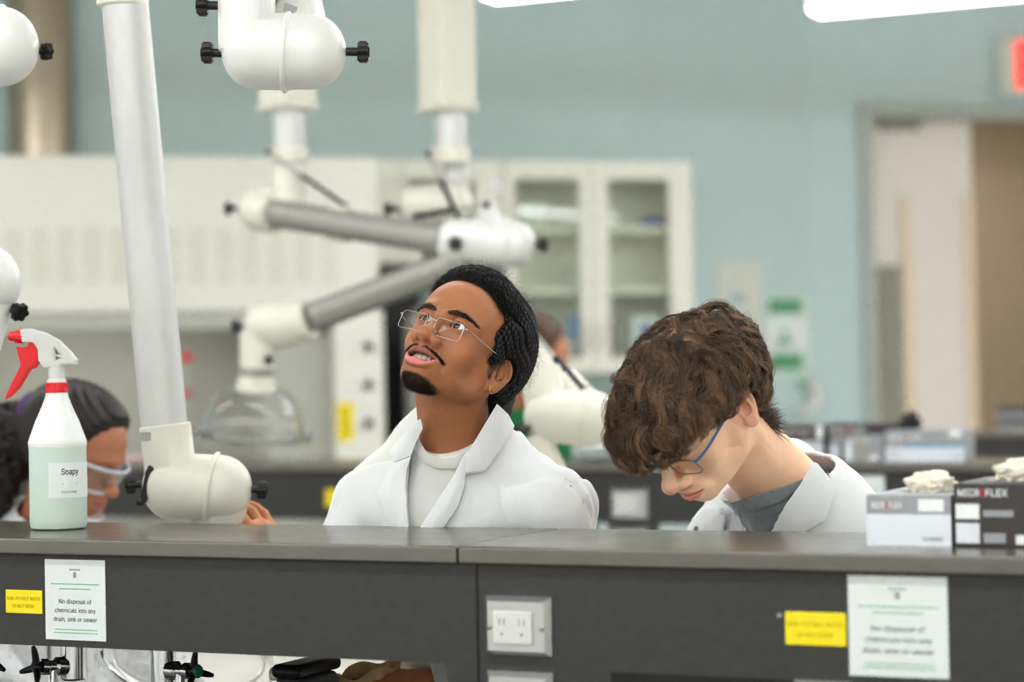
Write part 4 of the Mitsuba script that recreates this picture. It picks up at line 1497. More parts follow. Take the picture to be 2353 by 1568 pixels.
h1 = surface(body1, (-0.105, -0.19, -0.30), (0.105, 0.135, 0.145), 0.0016)
v = np.array(h1.vertices)
a = np.abs(v[:, 0])
skin = np.tile(srgb_l((152, 96, 63)), (len(v), 1))
tone = meshkit.fbm(v * 60, 3, 5)[:, None] * 0.22 + meshkit.fbm(v * 260, 2, 9)[:, None] * 0.12 + 0.84
skin = skin * tone


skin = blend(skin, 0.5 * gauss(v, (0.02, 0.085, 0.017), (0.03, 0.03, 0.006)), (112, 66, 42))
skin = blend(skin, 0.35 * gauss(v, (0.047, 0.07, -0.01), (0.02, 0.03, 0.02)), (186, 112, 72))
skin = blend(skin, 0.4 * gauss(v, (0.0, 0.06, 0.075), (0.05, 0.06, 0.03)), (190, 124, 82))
skin = blend(skin, 0.95 * lipmask(v, K1, True), (134, 78, 66))
skin = blend(skin, 0.95 * lipmask(v, K1, False), (206, 118, 112))
inm = (v[:, 1] > 0.066) & (v[:, 1] < 0.089) & (a < 0.0225) & (np.abs(v[:, 2] - K1['mz']) < 0.009) & (v[:, 1] < 0.0955)
skin[inm] = srgb_l((96, 34, 32))

# hairline: angle from the forward axis against the angle about it (from the crown down the side)


def thick1(d, th, ph):
    w = th - np.interp(ph, HLP, HLT)
    side = smooth01(1.15, 1.6, ph) * (1 - smooth01(1.5, 1.9, th))
    back = smooth01(1.2, 2.0, th)
    T_ = 0.019 + 0.006 * back - 0.013 * side
    T_ = T_ + 0.006 * (1 - smooth01(0.7, 1.1, ph)) * (1 - smooth01(0.9, 1.4, th))
    T_ = T_ * smooth01(0, 0.42, w) ** 0.7 + 0.003 * smooth01(0, 0.06, w)
    return np.where(w < 0.0, -0.006 + 0 * w, T_), w


def cap1(p):
    d, r, th, ph = dirs_of(p)
    T_, w = thick1(d, th, ph)
    T_ = T_ + 0.0035 * (meshkit.noise(p * 170, 3) - 0.5) * smooth01(0.05, 0.25, w)
    s = (r - skull_r(d) - T_) * 0.75
    s = su(s, s_ell(p, BUN1, (0.040, 0.030, 0.036)), 0.03)
    s = si(s, -(p[:, 2] + 0.052), 0.02)
    ear = s_ell(s_mir(p), (0.084, -0.022, 0.003), (0.024, 0.026, 0.035))
    return ss(s, ear, 0.008)


BUN1 = V(-0.022, -0.118, -0.008)
hc = surface(cap1, (-0.125, -0.18, -0.09), (0.125, 0.115, 0.175), 0.0025)
# the under-layer of hair keeps away from the face: drop triangles below the hairline
hv = np.array(hc.vertices)
_, r_, th_, ph_ = dirs_of(hv)
keep = (th_ > np.interp(ph_, HLP, HLT) - 0.01)
hc = trimesh.Trimesh(hv, hc.faces[keep[hc.faces].all(1)], process=False)


def on_cap(d, lift=0.0):
    th, ph = np.arccos(np.clip(d[:, 1], -1, 1)), np.arctan2(np.abs(d[:, 0]), d[:, 2])
    T_, w = thick1(d, th, ph)
    p = SK + d * (skull_r(d) + np.maximum(T_, 0.001) + lift)[:, None]
    return p


# twists running from the hairline to the nape
tgt = unit(V(-0.06, -0.86, -0.52))
ropes, segs = [], []
grope = np.random.default_rng(31)
for ring, (off, cnt) in enumerate(((0.02, 40), (0.30, 36))):
    for ph0 in np.linspace(-2.05, 2.05, cnt):
        ph0 += grope.normal(0, 0.015)
        th0 = np.interp(abs(ph0), HLP, HLT) + off + grope.uniform(0, 0.05) + (0.16 if abs(ph0) < 0.9 else 0)
        d0 = from_angles(np.array([th0]), np.array([ph0]))[0]
        om = math.acos(np.clip(d0 @ tgt, -1, 1))
        nst = int(om * 0.13 / 0.0018) + 6
        u = np.linspace(0, 0.93, nst)
        d = (np.sin((1 - u) * om)[:, None] * d0 + np.sin(u * om)[:, None] * tgt) / math.sin(om)
        d += 0.012 * np.sin(u * 9 + grope.uniform(0, 6))[:, None] * np.cross(d, tgt)
        d /= np.linalg.norm(d, axis=1, keepdims=True)
        q = on_cap(d, 0.0012 - 0.002 * ring)
        clear = np.r_[False, s_ell(np.abs(q) * V(1, 0, 0) + q * V(0, 1, 1), (0.082, -0.024, 0.003), (0.034, 0.027, 0.037)) > 0, False]
        cuts = np.flatnonzero(np.diff(clear.astype(int)))
        segs += [q[a_:b_] for a_, b_ in zip(cuts[::2], cuts[1::2]) if b_ - a_ > 11]
for q in segs:
        first = q[0]
        s_ = np.r_[0, np.cumsum(np.linalg.norm(np.diff(q, axis=0), axis=1))]
        t_ = np.gradient(q, axis=0)
        t_ /= np.linalg.norm(t_, axis=1, keepdims=True)
        n_ = q - SK
        n_ -= t_ * (n_ * t_).sum(1, keepdims=True)
        n_ /= np.linalg.norm(n_, axis=1, keepdims=True)
        b_ = np.cross(t_, n_)
        a0 = grope.uniform(0, 6.28)
        rad = 0.0027 * np.clip(1.15 - 0.35 * np.linspace(0, 1, len(q)), 0, 2)
        for hh in (0, math.pi):
            an = s_ / 0.0085 * 2 * math.pi * 0.5 + a0 + hh
            c = q + (np.cos(an) * rad * 0.78)[:, None] * n_ + (np.sin(an) * rad * 0.78)[:, None] * b_
            ropes.append(tube(c, rad * grope.uniform(0.9, 1.05), 6))
ropes = cat(ropes)

# loose curls at the front and flyaways
gf = np.random.default_rng(5)


def curls(n, thr, phr, L, cr, r, lift, seed, seg=16, turns=(2, 4), out=0.5):
    g = np.random.default_rng(seed)
    ph = g.uniform(*phr, n) * np.where(g.random(n) < 0.5, -1, 1)
    th = np.interp(np.abs(ph), HLP, HLT) + g.uniform(*thr, n)
    d = from_angles(th, ph)
    p0 = on_cap(d, 0.0)
    t_ = unit(tgt) - d * (d @ tgt)[:, None] + g.normal(0, 0.6, (n, 3))
    t_ -= d * (t_ * d).sum(1, keepdims=True)
    t_ = t_ / np.linalg.norm(t_, axis=1, keepdims=True) * (1 - out) + d * out
    t_ /= np.linalg.norm(t_, axis=1, keepdims=True)
    a_ = np.cross(t_, d + 0.3 * g.normal(0, 1, (n, 3)))
    a_ /= np.linalg.norm(a_, axis=1, keepdims=True)
    b_ = np.cross(t_, a_)
    u = np.linspace(0, 1, seg)
    Ln = g.uniform(*L, n)
    ang = (g.uniform(*turns, n)[:, None] * u + g.random(n)[:, None]) * 2 * math.pi
    R = g.uniform(*cr, n)[:, None] * (0.4 + 0.6 * u)
    pts = p0[:, None] + t_[:, None] * (Ln[:, None] * u)[..., None] + a_[:, None] * (np.cos(ang) * R)[..., None] + b_[:, None] * (np.sin(ang) * R)[..., None]
    bend = (lift * Ln[:, None] * u ** 2)[..., None] * -d[:, None]
    pts = pts + bend
    clear = (s_ell(s_mir(pts.reshape(-1, 3)), (0.084, -0.022, 0.002), (0.033, 0.028, 0.037)) > 0).reshape(n, seg).all(1)
    return strands(pts[clear], r)


front = curls(4200, (-0.03, 0.5), (0, 1.0), (0.008, 0.024), (0.0015, 0.004), 0.00042, 0.5, 11, out=0.35)
topc = curls(4200, (0.2, 1.9), (0, 1.7), (0.006, 0.013), (0.0008, 0.0022), 0.00028, 0.5, 12, out=0.45)
fly = curls(800, (0.0, 1.9), (0, 1.9), (0.014, 0.038), (0.002, 0.005), 0.00016, 0.2, 13, turns=(0.6, 2), out=0.6)
tail = curls(3800, (-0.05, 0.9), (2.0, 3.14), (0.008, 0.02), (0.002, 0.006), 0.0004, 0.3, 14, out=0.5)
# bun strands
nb = 260
gb_ = np.random.default_rng(3)
du = gb_.normal(0, 1, (nb, 3))
du /= np.linalg.norm(du, axis=1, keepdims=True)
pb = BUN1 + du * V(0.040, 0.030, 0.036)
ax = unit(V(-0.3, -0.4, -1))
u = np.linspace(0, 1, 10)
tb = np.cross(du, ax)
pts = BUN1 + (du[:, None] * np.cos(u * 1.6)[None, :, None] + tb[:, None] * np.sin(u * 1.6)[None, :, None]) * V(0.041, 0.031, 0.037)
bunm = strands(pts, 0.0028, 5, taper=0.5)
endc = curls(160, (0.0, 0.01), (3.0, 3.14), (0.03, 0.05), (0.003, 0.008), 0.0005, 0, 15, out=0.3)
endc.apply_translation(BUN1 + V(-0.02, -0.02, -0.045) - endc.vertices.mean(0))

# skin under the hair, the brows and the beard
d_, r_, th_, ph_ = dirs_of(v)
wv = th_ - np.interp(ph_, HLP, HLT)
sc = smooth01(-0.015, 0.05, wv) * (r_ < 0.16) * (v[:, 2] > -0.085)
notear = 1 - smooth01(0.070, 0.074, a) * (v[:, 1] < 0.012) * (v[:, 2] < 0.045)
skin = blend(skin, 0.93 * sc * notear * np.where((ph_ > 1.7) & (th_ < 1.4), 0.75, 1), (24, 17, 15))


def region(poly, ymin=0.05):
    return poly_in(poly, a, v[:, 2]) & (v[:, 1] > ymin)


chinm = np.clip(1.4 * np.exp(-((a / 0.029) ** 4) - np.maximum(v[:, 2] + 0.079, 0) ** 2 / 0.005 ** 2 - np.maximum(0.052 - v[:, 1], 0) ** 2 / 0.010 ** 2), 0, 1) * (v[:, 1] > 0.02) * (v[:, 2] > -0.115)
skin = blend(skin, 0.75 * region(BROW), (40, 25, 20))
skin = blend(skin, 0.55 * region(MUST) * (1 - lipmask(v, K1, True)), (50, 31, 24))
skin = blend(skin, 0.75 * smooth01(0.2, 0.95, chinm), (44, 29, 23))
jawst = gauss(v, (0.050, 0.015, -0.060), (0.02, 0.035, 0.016))
skin = blend(skin, 0.22 * jawst, (70, 44, 32))
vn = np.zeros_like(v)
fn = np.cross(v[h1.faces[:, 1]] - v[h1.faces[:, 0]], v[h1.faces[:, 2]] - v[h1.faces[:, 0]])
for k_ in range(3):
    np.add.at(vn, h1.faces[:, k_], fn)
vn /= np.maximum(np.linalg.norm(vn, axis=1, keepdims=True), 1e-12)


def pick(w, n, seed):
    g = np.random.default_rng(seed)
    i = g.choice(len(v), n, p=w / w.sum())
    return v[i] + g.normal(0, 0.0005, (n, 3)), vn[i], np.sign(v[i, 0]) + (v[i, 0] == 0)


r0, n0, s0 = pick(region(BROW) * 1.0, 1500, 1)
dd = np.stack([s0 * 0.9, -0.35 + 0 * s0, 0.45 - 14 * np.maximum(np.abs(r0[:, 0]) - 0.022, 0)], 1)
brow1 = hairs(r0, dd, n0, 0.0058, 0.00018, lift=0.12, jitter=0.12, seed=2)
r0, n0, s0 = pick(region(MUST) * np.clip(0.25 + a / 0.02, 0, 1.6) * (1 - lipmask(v, K1, True)), 1200, 3)
dd = np.stack([s0 * 0.7, 0 * s0, -0.7 + 0 * s0], 1)
must1 = hairs(r0, dd, n0, 0.0045, 0.00016, lift=0.35, jitter=0.25, seed=4)
r0, n0, s0 = pick(chinm * (chinm > 0.15), 3000, 5)
dd = np.stack([s0 * 0.25, 0.1 + 0 * s0, -0.9 + 0 * s0], 1)
beard1 = hairs(r0, dd, n0, 0.0048, 0.00021, lift=0.45, jitter=0.3, curl=0.2, seed=6)
sb = smooth01(0.0, 0.04, wv) * (ph_ > 1.35) * (ph_ < 2.45) * (th_ < 1.75) * notear * (v[:, 2] > -0.02) * (a < 0.0665)
r0, n0, s0 = pick(sb + 1e-9, 2600, 7)
dd = np.stack([0 * s0, -0.5 + 0 * s0, -0.8 + 0 * s0], 1)
side1 = hairs(r0, dd, n0, 0.006, 0.0002, lift=0.3, jitter=0.4, curl=0.3, seed=8)

# teeth
teeth = []
for row, zt, hgt, rr in ((1, K1['mz'] + 0.0040, 0.0085, 0.0925), (-1, K1['mz'] - 0.0080, 0.0060, 0.0895)):
    for i in range(-4, 5):
        if i == 0:
            continue
        wd = (0.0078, 0.0064, 0.0070, 0.0066)[abs(i) - 1] * (1 if row > 0 else 0.78)
        xc = np.sign(i) * sum(((0.0078, 0.0064, 0.0070, 0.0066)[j] * (1 if row > 0 else 0.78)) for j in range(abs(i) - 1)) + np.sign(i) * wd / 2
        y = rr - 0.006 - xc ** 2 / 0.045
        an = -math.atan2(2 * xc, 0.045)
        tb_ = rbox(wd * 0.97, 0.006, hgt, 0.0016, 2)
        tb_.apply_transform(trimesh.transformations.rotation_matrix(an, (0, 0, 1)))
        tb_.apply_translation((xc, y, zt + (0.001 * row if abs(i) == 2 else 0)))
        teeth.append(tb_)

PERSON1 = thing('person', 'young man in white lab coat and silver glasses looking up, twisted black hair tied back', 'person')
body_parts1 = [to_world(h1, R1, t1)]
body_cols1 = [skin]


HAIR1 = hair_part(PERSON1, 'hair', [hc, front, topc, tail, bunm, endc, side1], R1, t1, (17, 15, 16), label='black hair, curly at the front')
hair_part(HAIR1, 'twist', [ropes], R1, t1, (19, 17, 18), label='black twists running back to the nape')
labels[_last := [k for k in scene if k.startswith(HAIR1 + '__twist')][0]]['kind'] = 'stuff'
hair_part(HAIR1, 'flyaway', [fly], R1, t1, (17, 15, 16))
labels[HAIR1 + '__flyaway'] = {'kind': 'stuff'}
hair_part(PERSON1, 'eyebrow', [brow1], R1, t1, (26, 18, 16))
hair_part(PERSON1, 'moustache', [must1], R1, t1, (28, 20, 18))
hair_part(PERSON1, 'beard', [beard1], R1, t1, (26, 20, 18), label='short black goatee')
part(PERSON1, 'teeth', to_world(cat(teeth), R1, t1), 'mat_tooth', smooth=40)
for sd in (-1, 1):
    m, c = eye_mesh(sd, (0.08, 1, 0.06))
    part(PERSON1, 'eye', to_world(m, R1, t1), 'mat_eye', smooth=True, color=c)
GOLD = mat('gold', (236, 184, 74), 0.18, metal=1.0)
ec = (EAR_C + 0.98 * (EAR_B * 0.006 + EAR_U * -0.027)) * V(-1, 1, 1)
ea = np.linspace(0, 2 * math.pi, 28, endpoint=False)
part(PERSON1, 'earring', to_world(tube(ec + V(0, 0, -0.003) + np.outer(np.cos(ea), V(0.15, 1, 0)) * 0.0058 + np.outer(np.sin(ea), V(0, 0, 1)) * 0.0062, 0.0010, 8, closed=True), R1, t1), GOLD, smooth=True, label='small gold hoop earring')

# ---- eyeglasses


G1 = thing('eyeglasses', 'thin silver-rimmed rectangular eyeglasses on the man looking up', 'eyeglasses')
glasses(G1, R1, t1, 1.0, 0.110, 0.0085, 0.0560, -0.0120, 0.0168, 0.00062, SILVER, SILVER,
        [(0.056, 0.1045, 0.0105), (0.061, 0.1035, 0.0115), (0.0655, 0.085, 0.014), (0.0715, 0.030, 0.022), (0.0745, 0.004, 0.026), (0.0725, -0.010, 0.026)])

# ---- torso, arms, lab coat
NW1 = P(1052, 1060, 3.52)
RS1, LS1 = P(858, 1150, 3.62), P(1277, 1170, 3.47)
RE1, RW1 = P(738, 1385, 3.56), P(642, 1342, 3.71)
LE1, LW1 = P(1335, 1440, 3.50), P(1014, 1584, 3.52)
CH1 = P(1045, 1270, 3.60)
X1 = unit((RS1 - LS1) * V(1, 1, 0))             # towards his right
F1 = V(X1[1], -X1[0], 0) * (1 if V(X1[1], -X1[0], 0) @ V(0, -1, 0) > 0 else -1)
RT1 = np.stack([X1, F1, ZZ_ := V(0, 0, 1)], 1)


def torso1(p):
    p = p.astype(float)
    s = s_ell(p, CH1, (0.165, 0.105, 0.26), RT1)
    s = su(s, s_cap(p, RS1, LS1, 0.052, 0.054), 0.06)
    s = su(s, s_cap(p, NW1 + V(0, 0.02, 0.03), RS1 * 0.75 + NW1 * 0.25, 0.044, 0.042), 0.05)
    s = su(s, s_cap(p, NW1 + V(0, 0.02, 0.03), LS1 * 0.75 + NW1 * 0.25, 0.044, 0.042), 0.05)
    s = su(s, s_ell(p, CH1 * 0.35 + NW1 * 0.65 + F1 * 0.02 + V(0, 0, -0.04), (0.12, 0.075, 0.08), RT1), 0.05)
    return s


def arms1(p):
    p = p.astype(float)
    r = su(s_cap(p, RS1, RE1, 0.058, 0.050), s_cap(p, RE1, RW1, 0.050, 0.040), 0.015)
    l = su(s_cap(p, LS1, LE1, 0.060, 0.051), s_cap(p, LE1, LW1, 0.051, 0.040), 0.015)
    return np.minimum(r, l)


def coatsolid1(p):
    s = su(torso1(p) - 0.010, arms1(p), 0.022)
    f = folds(p, 21)
    arm = np.minimum(np.linalg.norm(p - LS1, axis=1), np.linalg.norm(p - RS1, axis=1))
    return (s - f * (0.7 + 0.7 * np.exp(-(arm / 0.16) ** 2))) * 0.85


NK0, NK1 = R1 @ V(0, -0.022, -0.02) + t1, R1 @ NB1 + t1


def shirtfull1(p):
    p = p.astype(float)
    s = su(torso1(p) - 0.002, s_cap(p, NK0, NK1 + unit(NK1 - NK0) * 0.03, 0.065, 0.074), 0.04)
    return s - 0.002 * (meshkit.noise(p * V(18, 18, 40), 4) - 0.5)


_n3 = trace(shirtfull1, [(1012, 1056)], 3.1, 3.7)
SP1 = unit(V(0, 0, math.cos(0.66)) + F1 * math.sin(0.66))


def shirt1(p):
    return np.maximum(shirtfull1(p), (p - _n3[0]) @ SP1)


cs1 = lambda p: su(coatsolid1(p), s_cap(p.astype(float), NK0, NK1 + unit(NK1 - NK0) * 0.03, 0.070, 0.080), 0.05)
# the coat's front edges, traced on its closed form and then cut
eL = trace(cs1, [(972, 950), (950, 1000), (936, 1050), (932, 1110), (934, 1170), (940, 1225), (948, 1300)], 3.1, 3.8)
eR = trace(cs1, [(1120, 950), (1085, 1030), (1045, 1090), (1010, 1145), (962, 1217), (950, 1240), (948, 1300)], 3.1, 3.8)


CT1 = P(950, 1042, 3.54)


def coat1(p):
    s = cs1(p)
    s = np.maximum(s, -(s + 0.0065))
    a, z = (p - NW1) @ X1, p[:, 2]
    al = np.interp(z, eL[::-1, 2], ((eL - NW1) @ X1)[::-1])
    ar = np.interp(z, eR[::-1, 2], ((eR - NW1) @ X1)[::-1])
    gap = np.maximum(a - al, ar - a)
    gap = np.maximum(gap, -((p - CH1) @ F1) - 0.0)
    s = np.maximum(s, -gap)
    s = si(s, (p - CT1) @ unit(V(0, 0, 1) + X1 * 0.24), 0.006)
    s = np.maximum(s, NW1[2] - 0.60 - z)
    for Wp, E_ in ((RW1, RE1), (LW1, LE1)):
        s = np.maximum(s, np.where(np.linalg.norm(p - Wp, axis=1) < 0.10, (p - Wp) @ unit(Wp - E_) - 0.0, -1))
    return s


lo1 = np.min([RS1, LS1, RE1, LE1, LW1, RW1, CH1], 0) - V(0.13, 0.2, 0.1)
hi1 = np.max([RS1, LS1, RE1, LE1, LW1, RW1, CH1], 0) + V(0.13, 0.16, 0.22)
COAT1 = part(PERSON1, 'lab_coat', surface(coat1, lo1, hi1, 0.0038), CLOTH, smooth=True, label='white lab coat, open at the front')
part(PERSON1, 't_shirt', surface(shirt1, CH1 - V(0.24, 0.3, 0.3), hi1, 0.0040), TEE, smooth=True, label='white crew neck t-shirt')
band = [(958, 975), (961, 1008), (980, 1040), (1012, 1056), (1046, 1051), (1082, 1033), (1100, 1010), (1106, 1034), (1088, 1058), (1050, 1078), (1008, 1080), (972, 1064), (950, 1030), (948, 990)]
part(PERSON1, 'neckband', drape(shirtfull1, band, 3.1, 3.62, 0.003, 0.006, 5, puff=0.0015), TEE, smooth=40)
part(COAT1, 'collar', drape(cs1, [(1142, 928), (1168, 952), (1183, 980), (1150, 1035), (1114, 1084), (1070, 1091), (1066, 1046), (1082, 1028), (1105, 990)], 3.1, 3.7, 0.009, 0.005, 5, puff=0.003), CLOTH, smooth=50)
part(COAT1, 'lapel', drape(cs1, [(1066, 1046), (1070, 1091), (1066, 1122), (1052, 1165), (1010, 1225), (948, 1300), (955, 1228), (1000, 1158), (1040, 1098)], 3.1, 3.7, 0.006, 0.004, 5, puff=0.003), CLOTH, smooth=50)
part(COAT1, 'collar', drape(cs1, [(966, 962), (972, 985), (956, 1015), (944, 1048), (905, 1062), (893, 1040), (925, 1000)], 3.1, 3.75, 0.008, 0.005, 5, puff=0.002), CLOTH, smooth=50)
part(COAT1, 'lapel', drape(cs1, [(946, 1046), (934, 1080), (931, 1120), (934, 1170), (940, 1225), (948, 1300), (900, 1226), (866, 1142), (892, 1078), (905, 1060)], 3.1, 3.75, 0.006, 0.004, 5, puff=0.003), CLOTH, smooth=50)
# hands
hr = frame(RW1, *np.eye(3))


hR = hand_mesh(hand_frame(RW1 + V(-0.006, 0, 0.010), P(584, 1180, 3.735) - RW1, V(0.75, -0.65, 0.1)), curl=(0.30, 0.35, 0.40, 0.45), thumb=(0.55, 0.8, -0.35))
hL = hand_mesh(hand_frame(LW1 + V(-0.012, 0.0, 0.004), P(840, 1574, 3.50) - LW1, V(0.1, -0.45, 1.0)), mirror=True, curl=(0.30, 0.40, 0.45, 0.45), thumb=(0.6, 0.8, -0.1), tcurl=0.25)
tb1 = surface(lambda p: torso1(p) + 0.012, CH1 - V(0.24, 0.2, 0.36), hi1, 0.009)
for m_ in (tb1, hR, hL):
    body_parts1.append(m_)
    vv_ = np.array(m_.vertices)
    body_cols1.append(np.tile(srgb_l((192, 124, 84)), (len(vv_), 1)) * (meshkit.fbm(vv_ * 80, 3, 5)[:, None] * 0.25 + 0.86))
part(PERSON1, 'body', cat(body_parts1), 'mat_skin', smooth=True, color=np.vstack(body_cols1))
# ---------------------------------------------------------------- the student looking down
R2 = np.array([[-0.674, -0.4872, -0.5553], [0.7387, -0.4545, -0.4978], [-0.0098, -0.7457, 0.6662]])
S2 = 1.05
t2 = CAM + (V(0.2685, 3.1323, 1.4687) - CAM) * S2
K2 = dict(open=0.0, smile=-0.0005, mz=-0.0490, mw=0.024, lip=0.0050, nosew=0.0140, nosey=0.004, chiny=0.074, chinz=-0.070, facew=0.0545, lidu=0.0030, lidl=0.0026, fold=0.012)


def loc2(w):
    return ((np.asarray(w, float) - t2) @ R2) / S2


NB2 = loc2(P(1812, 1135, 3.42))
GR2 = R2.T @ V(0, 0, -1)


def body2(p):
    s = head_sdf(p, K2)
    n = s_cap(p, V(0, -0.026, -0.02), NB2, 0.052, 0.060)
    for sx in (-1, 1):
        n = su(n, s_cap(p, V(sx * 0.056, -0.024, -0.03), NB2 + V(sx * 0.02, 0.022, 0.0), 0.011, 0.010), 0.02)
    s = su(s, n, 0.022)
    return np.maximum(s, (p - NB2) @ unit(NB2 - V(0, -0.026, -0.02)).astype(np.float32))


lo_ = np.minimum(V(-0.105, -0.17, -0.13), NB2 - 0.09)
hi_ = np.maximum(V(0.105, 0.14, 0.145), NB2 + 0.09)
h2 = surface(body2, lo_, hi_, 0.0018)
v2 = np.array(h2.vertices)
a2 = np.abs(v2[:, 0])
sk2 = np.tile(srgb_l((248, 200, 166)), (len(v2), 1))
sk2 = sk2 * (meshkit.fbm(v2 * 70, 3, 5)[:, None] * 0.10 + meshkit.fbm(v2 * 300, 2, 9)[:, None] * 0.06 + 0.92)
sk2 = blend(sk2, 0.6 * gauss(v2, (0, 0.125, -0.018), (0.018, 0.025, 0.014)), (222, 140, 122))
sk2 = blend(sk2, 0.35 * gauss(v2, (0.045, 0.055, -0.012), (0.02, 0.03, 0.022)), (224, 152, 128))
sk2 = blend(sk2, 0.45 * (a2 > 0.068) * (np.abs(v2[:, 1] + 0.02) < 0.03) * (np.abs(v2[:, 2]) < 0.04), (222, 138, 118))
sk2 = blend(sk2, 0.8 * lipmask(v2, dict(K2, open=-0.002), True), (204, 112, 108))
sk2 = blend(sk2, 0.8 * lipmask(v2, dict(K2, open=-0.002), False), (212, 122, 116))
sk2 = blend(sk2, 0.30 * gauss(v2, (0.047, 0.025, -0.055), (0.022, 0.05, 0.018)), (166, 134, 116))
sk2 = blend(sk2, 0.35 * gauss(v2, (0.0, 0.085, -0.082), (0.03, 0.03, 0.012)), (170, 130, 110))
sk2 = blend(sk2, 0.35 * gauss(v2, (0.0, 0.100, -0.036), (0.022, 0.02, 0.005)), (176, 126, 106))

PERSON2 = thing('person', 'young man in white lab coat and grey t-shirt bending his wavy brown head down', 'person')
body_parts2, body_cols2 = [to_world(h2, R2, t2, S2)], [sk2]

# ---- hair
VC2, VR2 = V(0, -0.006, 0.037), V(0.096, 0.146, 0.100)
CROWN = unit(V(0.20, -0.80, 0.56))


ZBY = [-0.20, -0.075, -0.060, -0.048, -0.030, 0.010, 0.056, 0.090, 0.120, 0.160]
ZBZ = [-0.105, -0.100, -0.085, -0.030, 0.030, 0.034, 0.044, 0.053, 0.048, 0.052]


def zb2(p):
    """height of the hair's lower edge"""
    return np.interp(p[:, 1], ZBY, ZBZ)


def cap2(p):
    q = (p - VC2) / (VR2 - 0.011)
    s = (np.linalg.norm(q, axis=1) - 1) * 0.088
    s = s + 0.007 * (np.abs(meshkit.noise(p * V(45, 28, 28) + 2, 6) - 0.5) * 2 - 0.3)
    s = si(s, (zb2(p) + 0.004 - p[:, 2]) * 0.5, 0.012)
    ear = s_ell(s_mir(p), (0.090, -0.020, 0.000), (0.026, 0.028, 0.034))
    return ss(s, ear, 0.006)


hc2 = surface(cap2, (-0.115, -0.17, -0.12), (0.115, 0.16, 0.18), 0.0035)


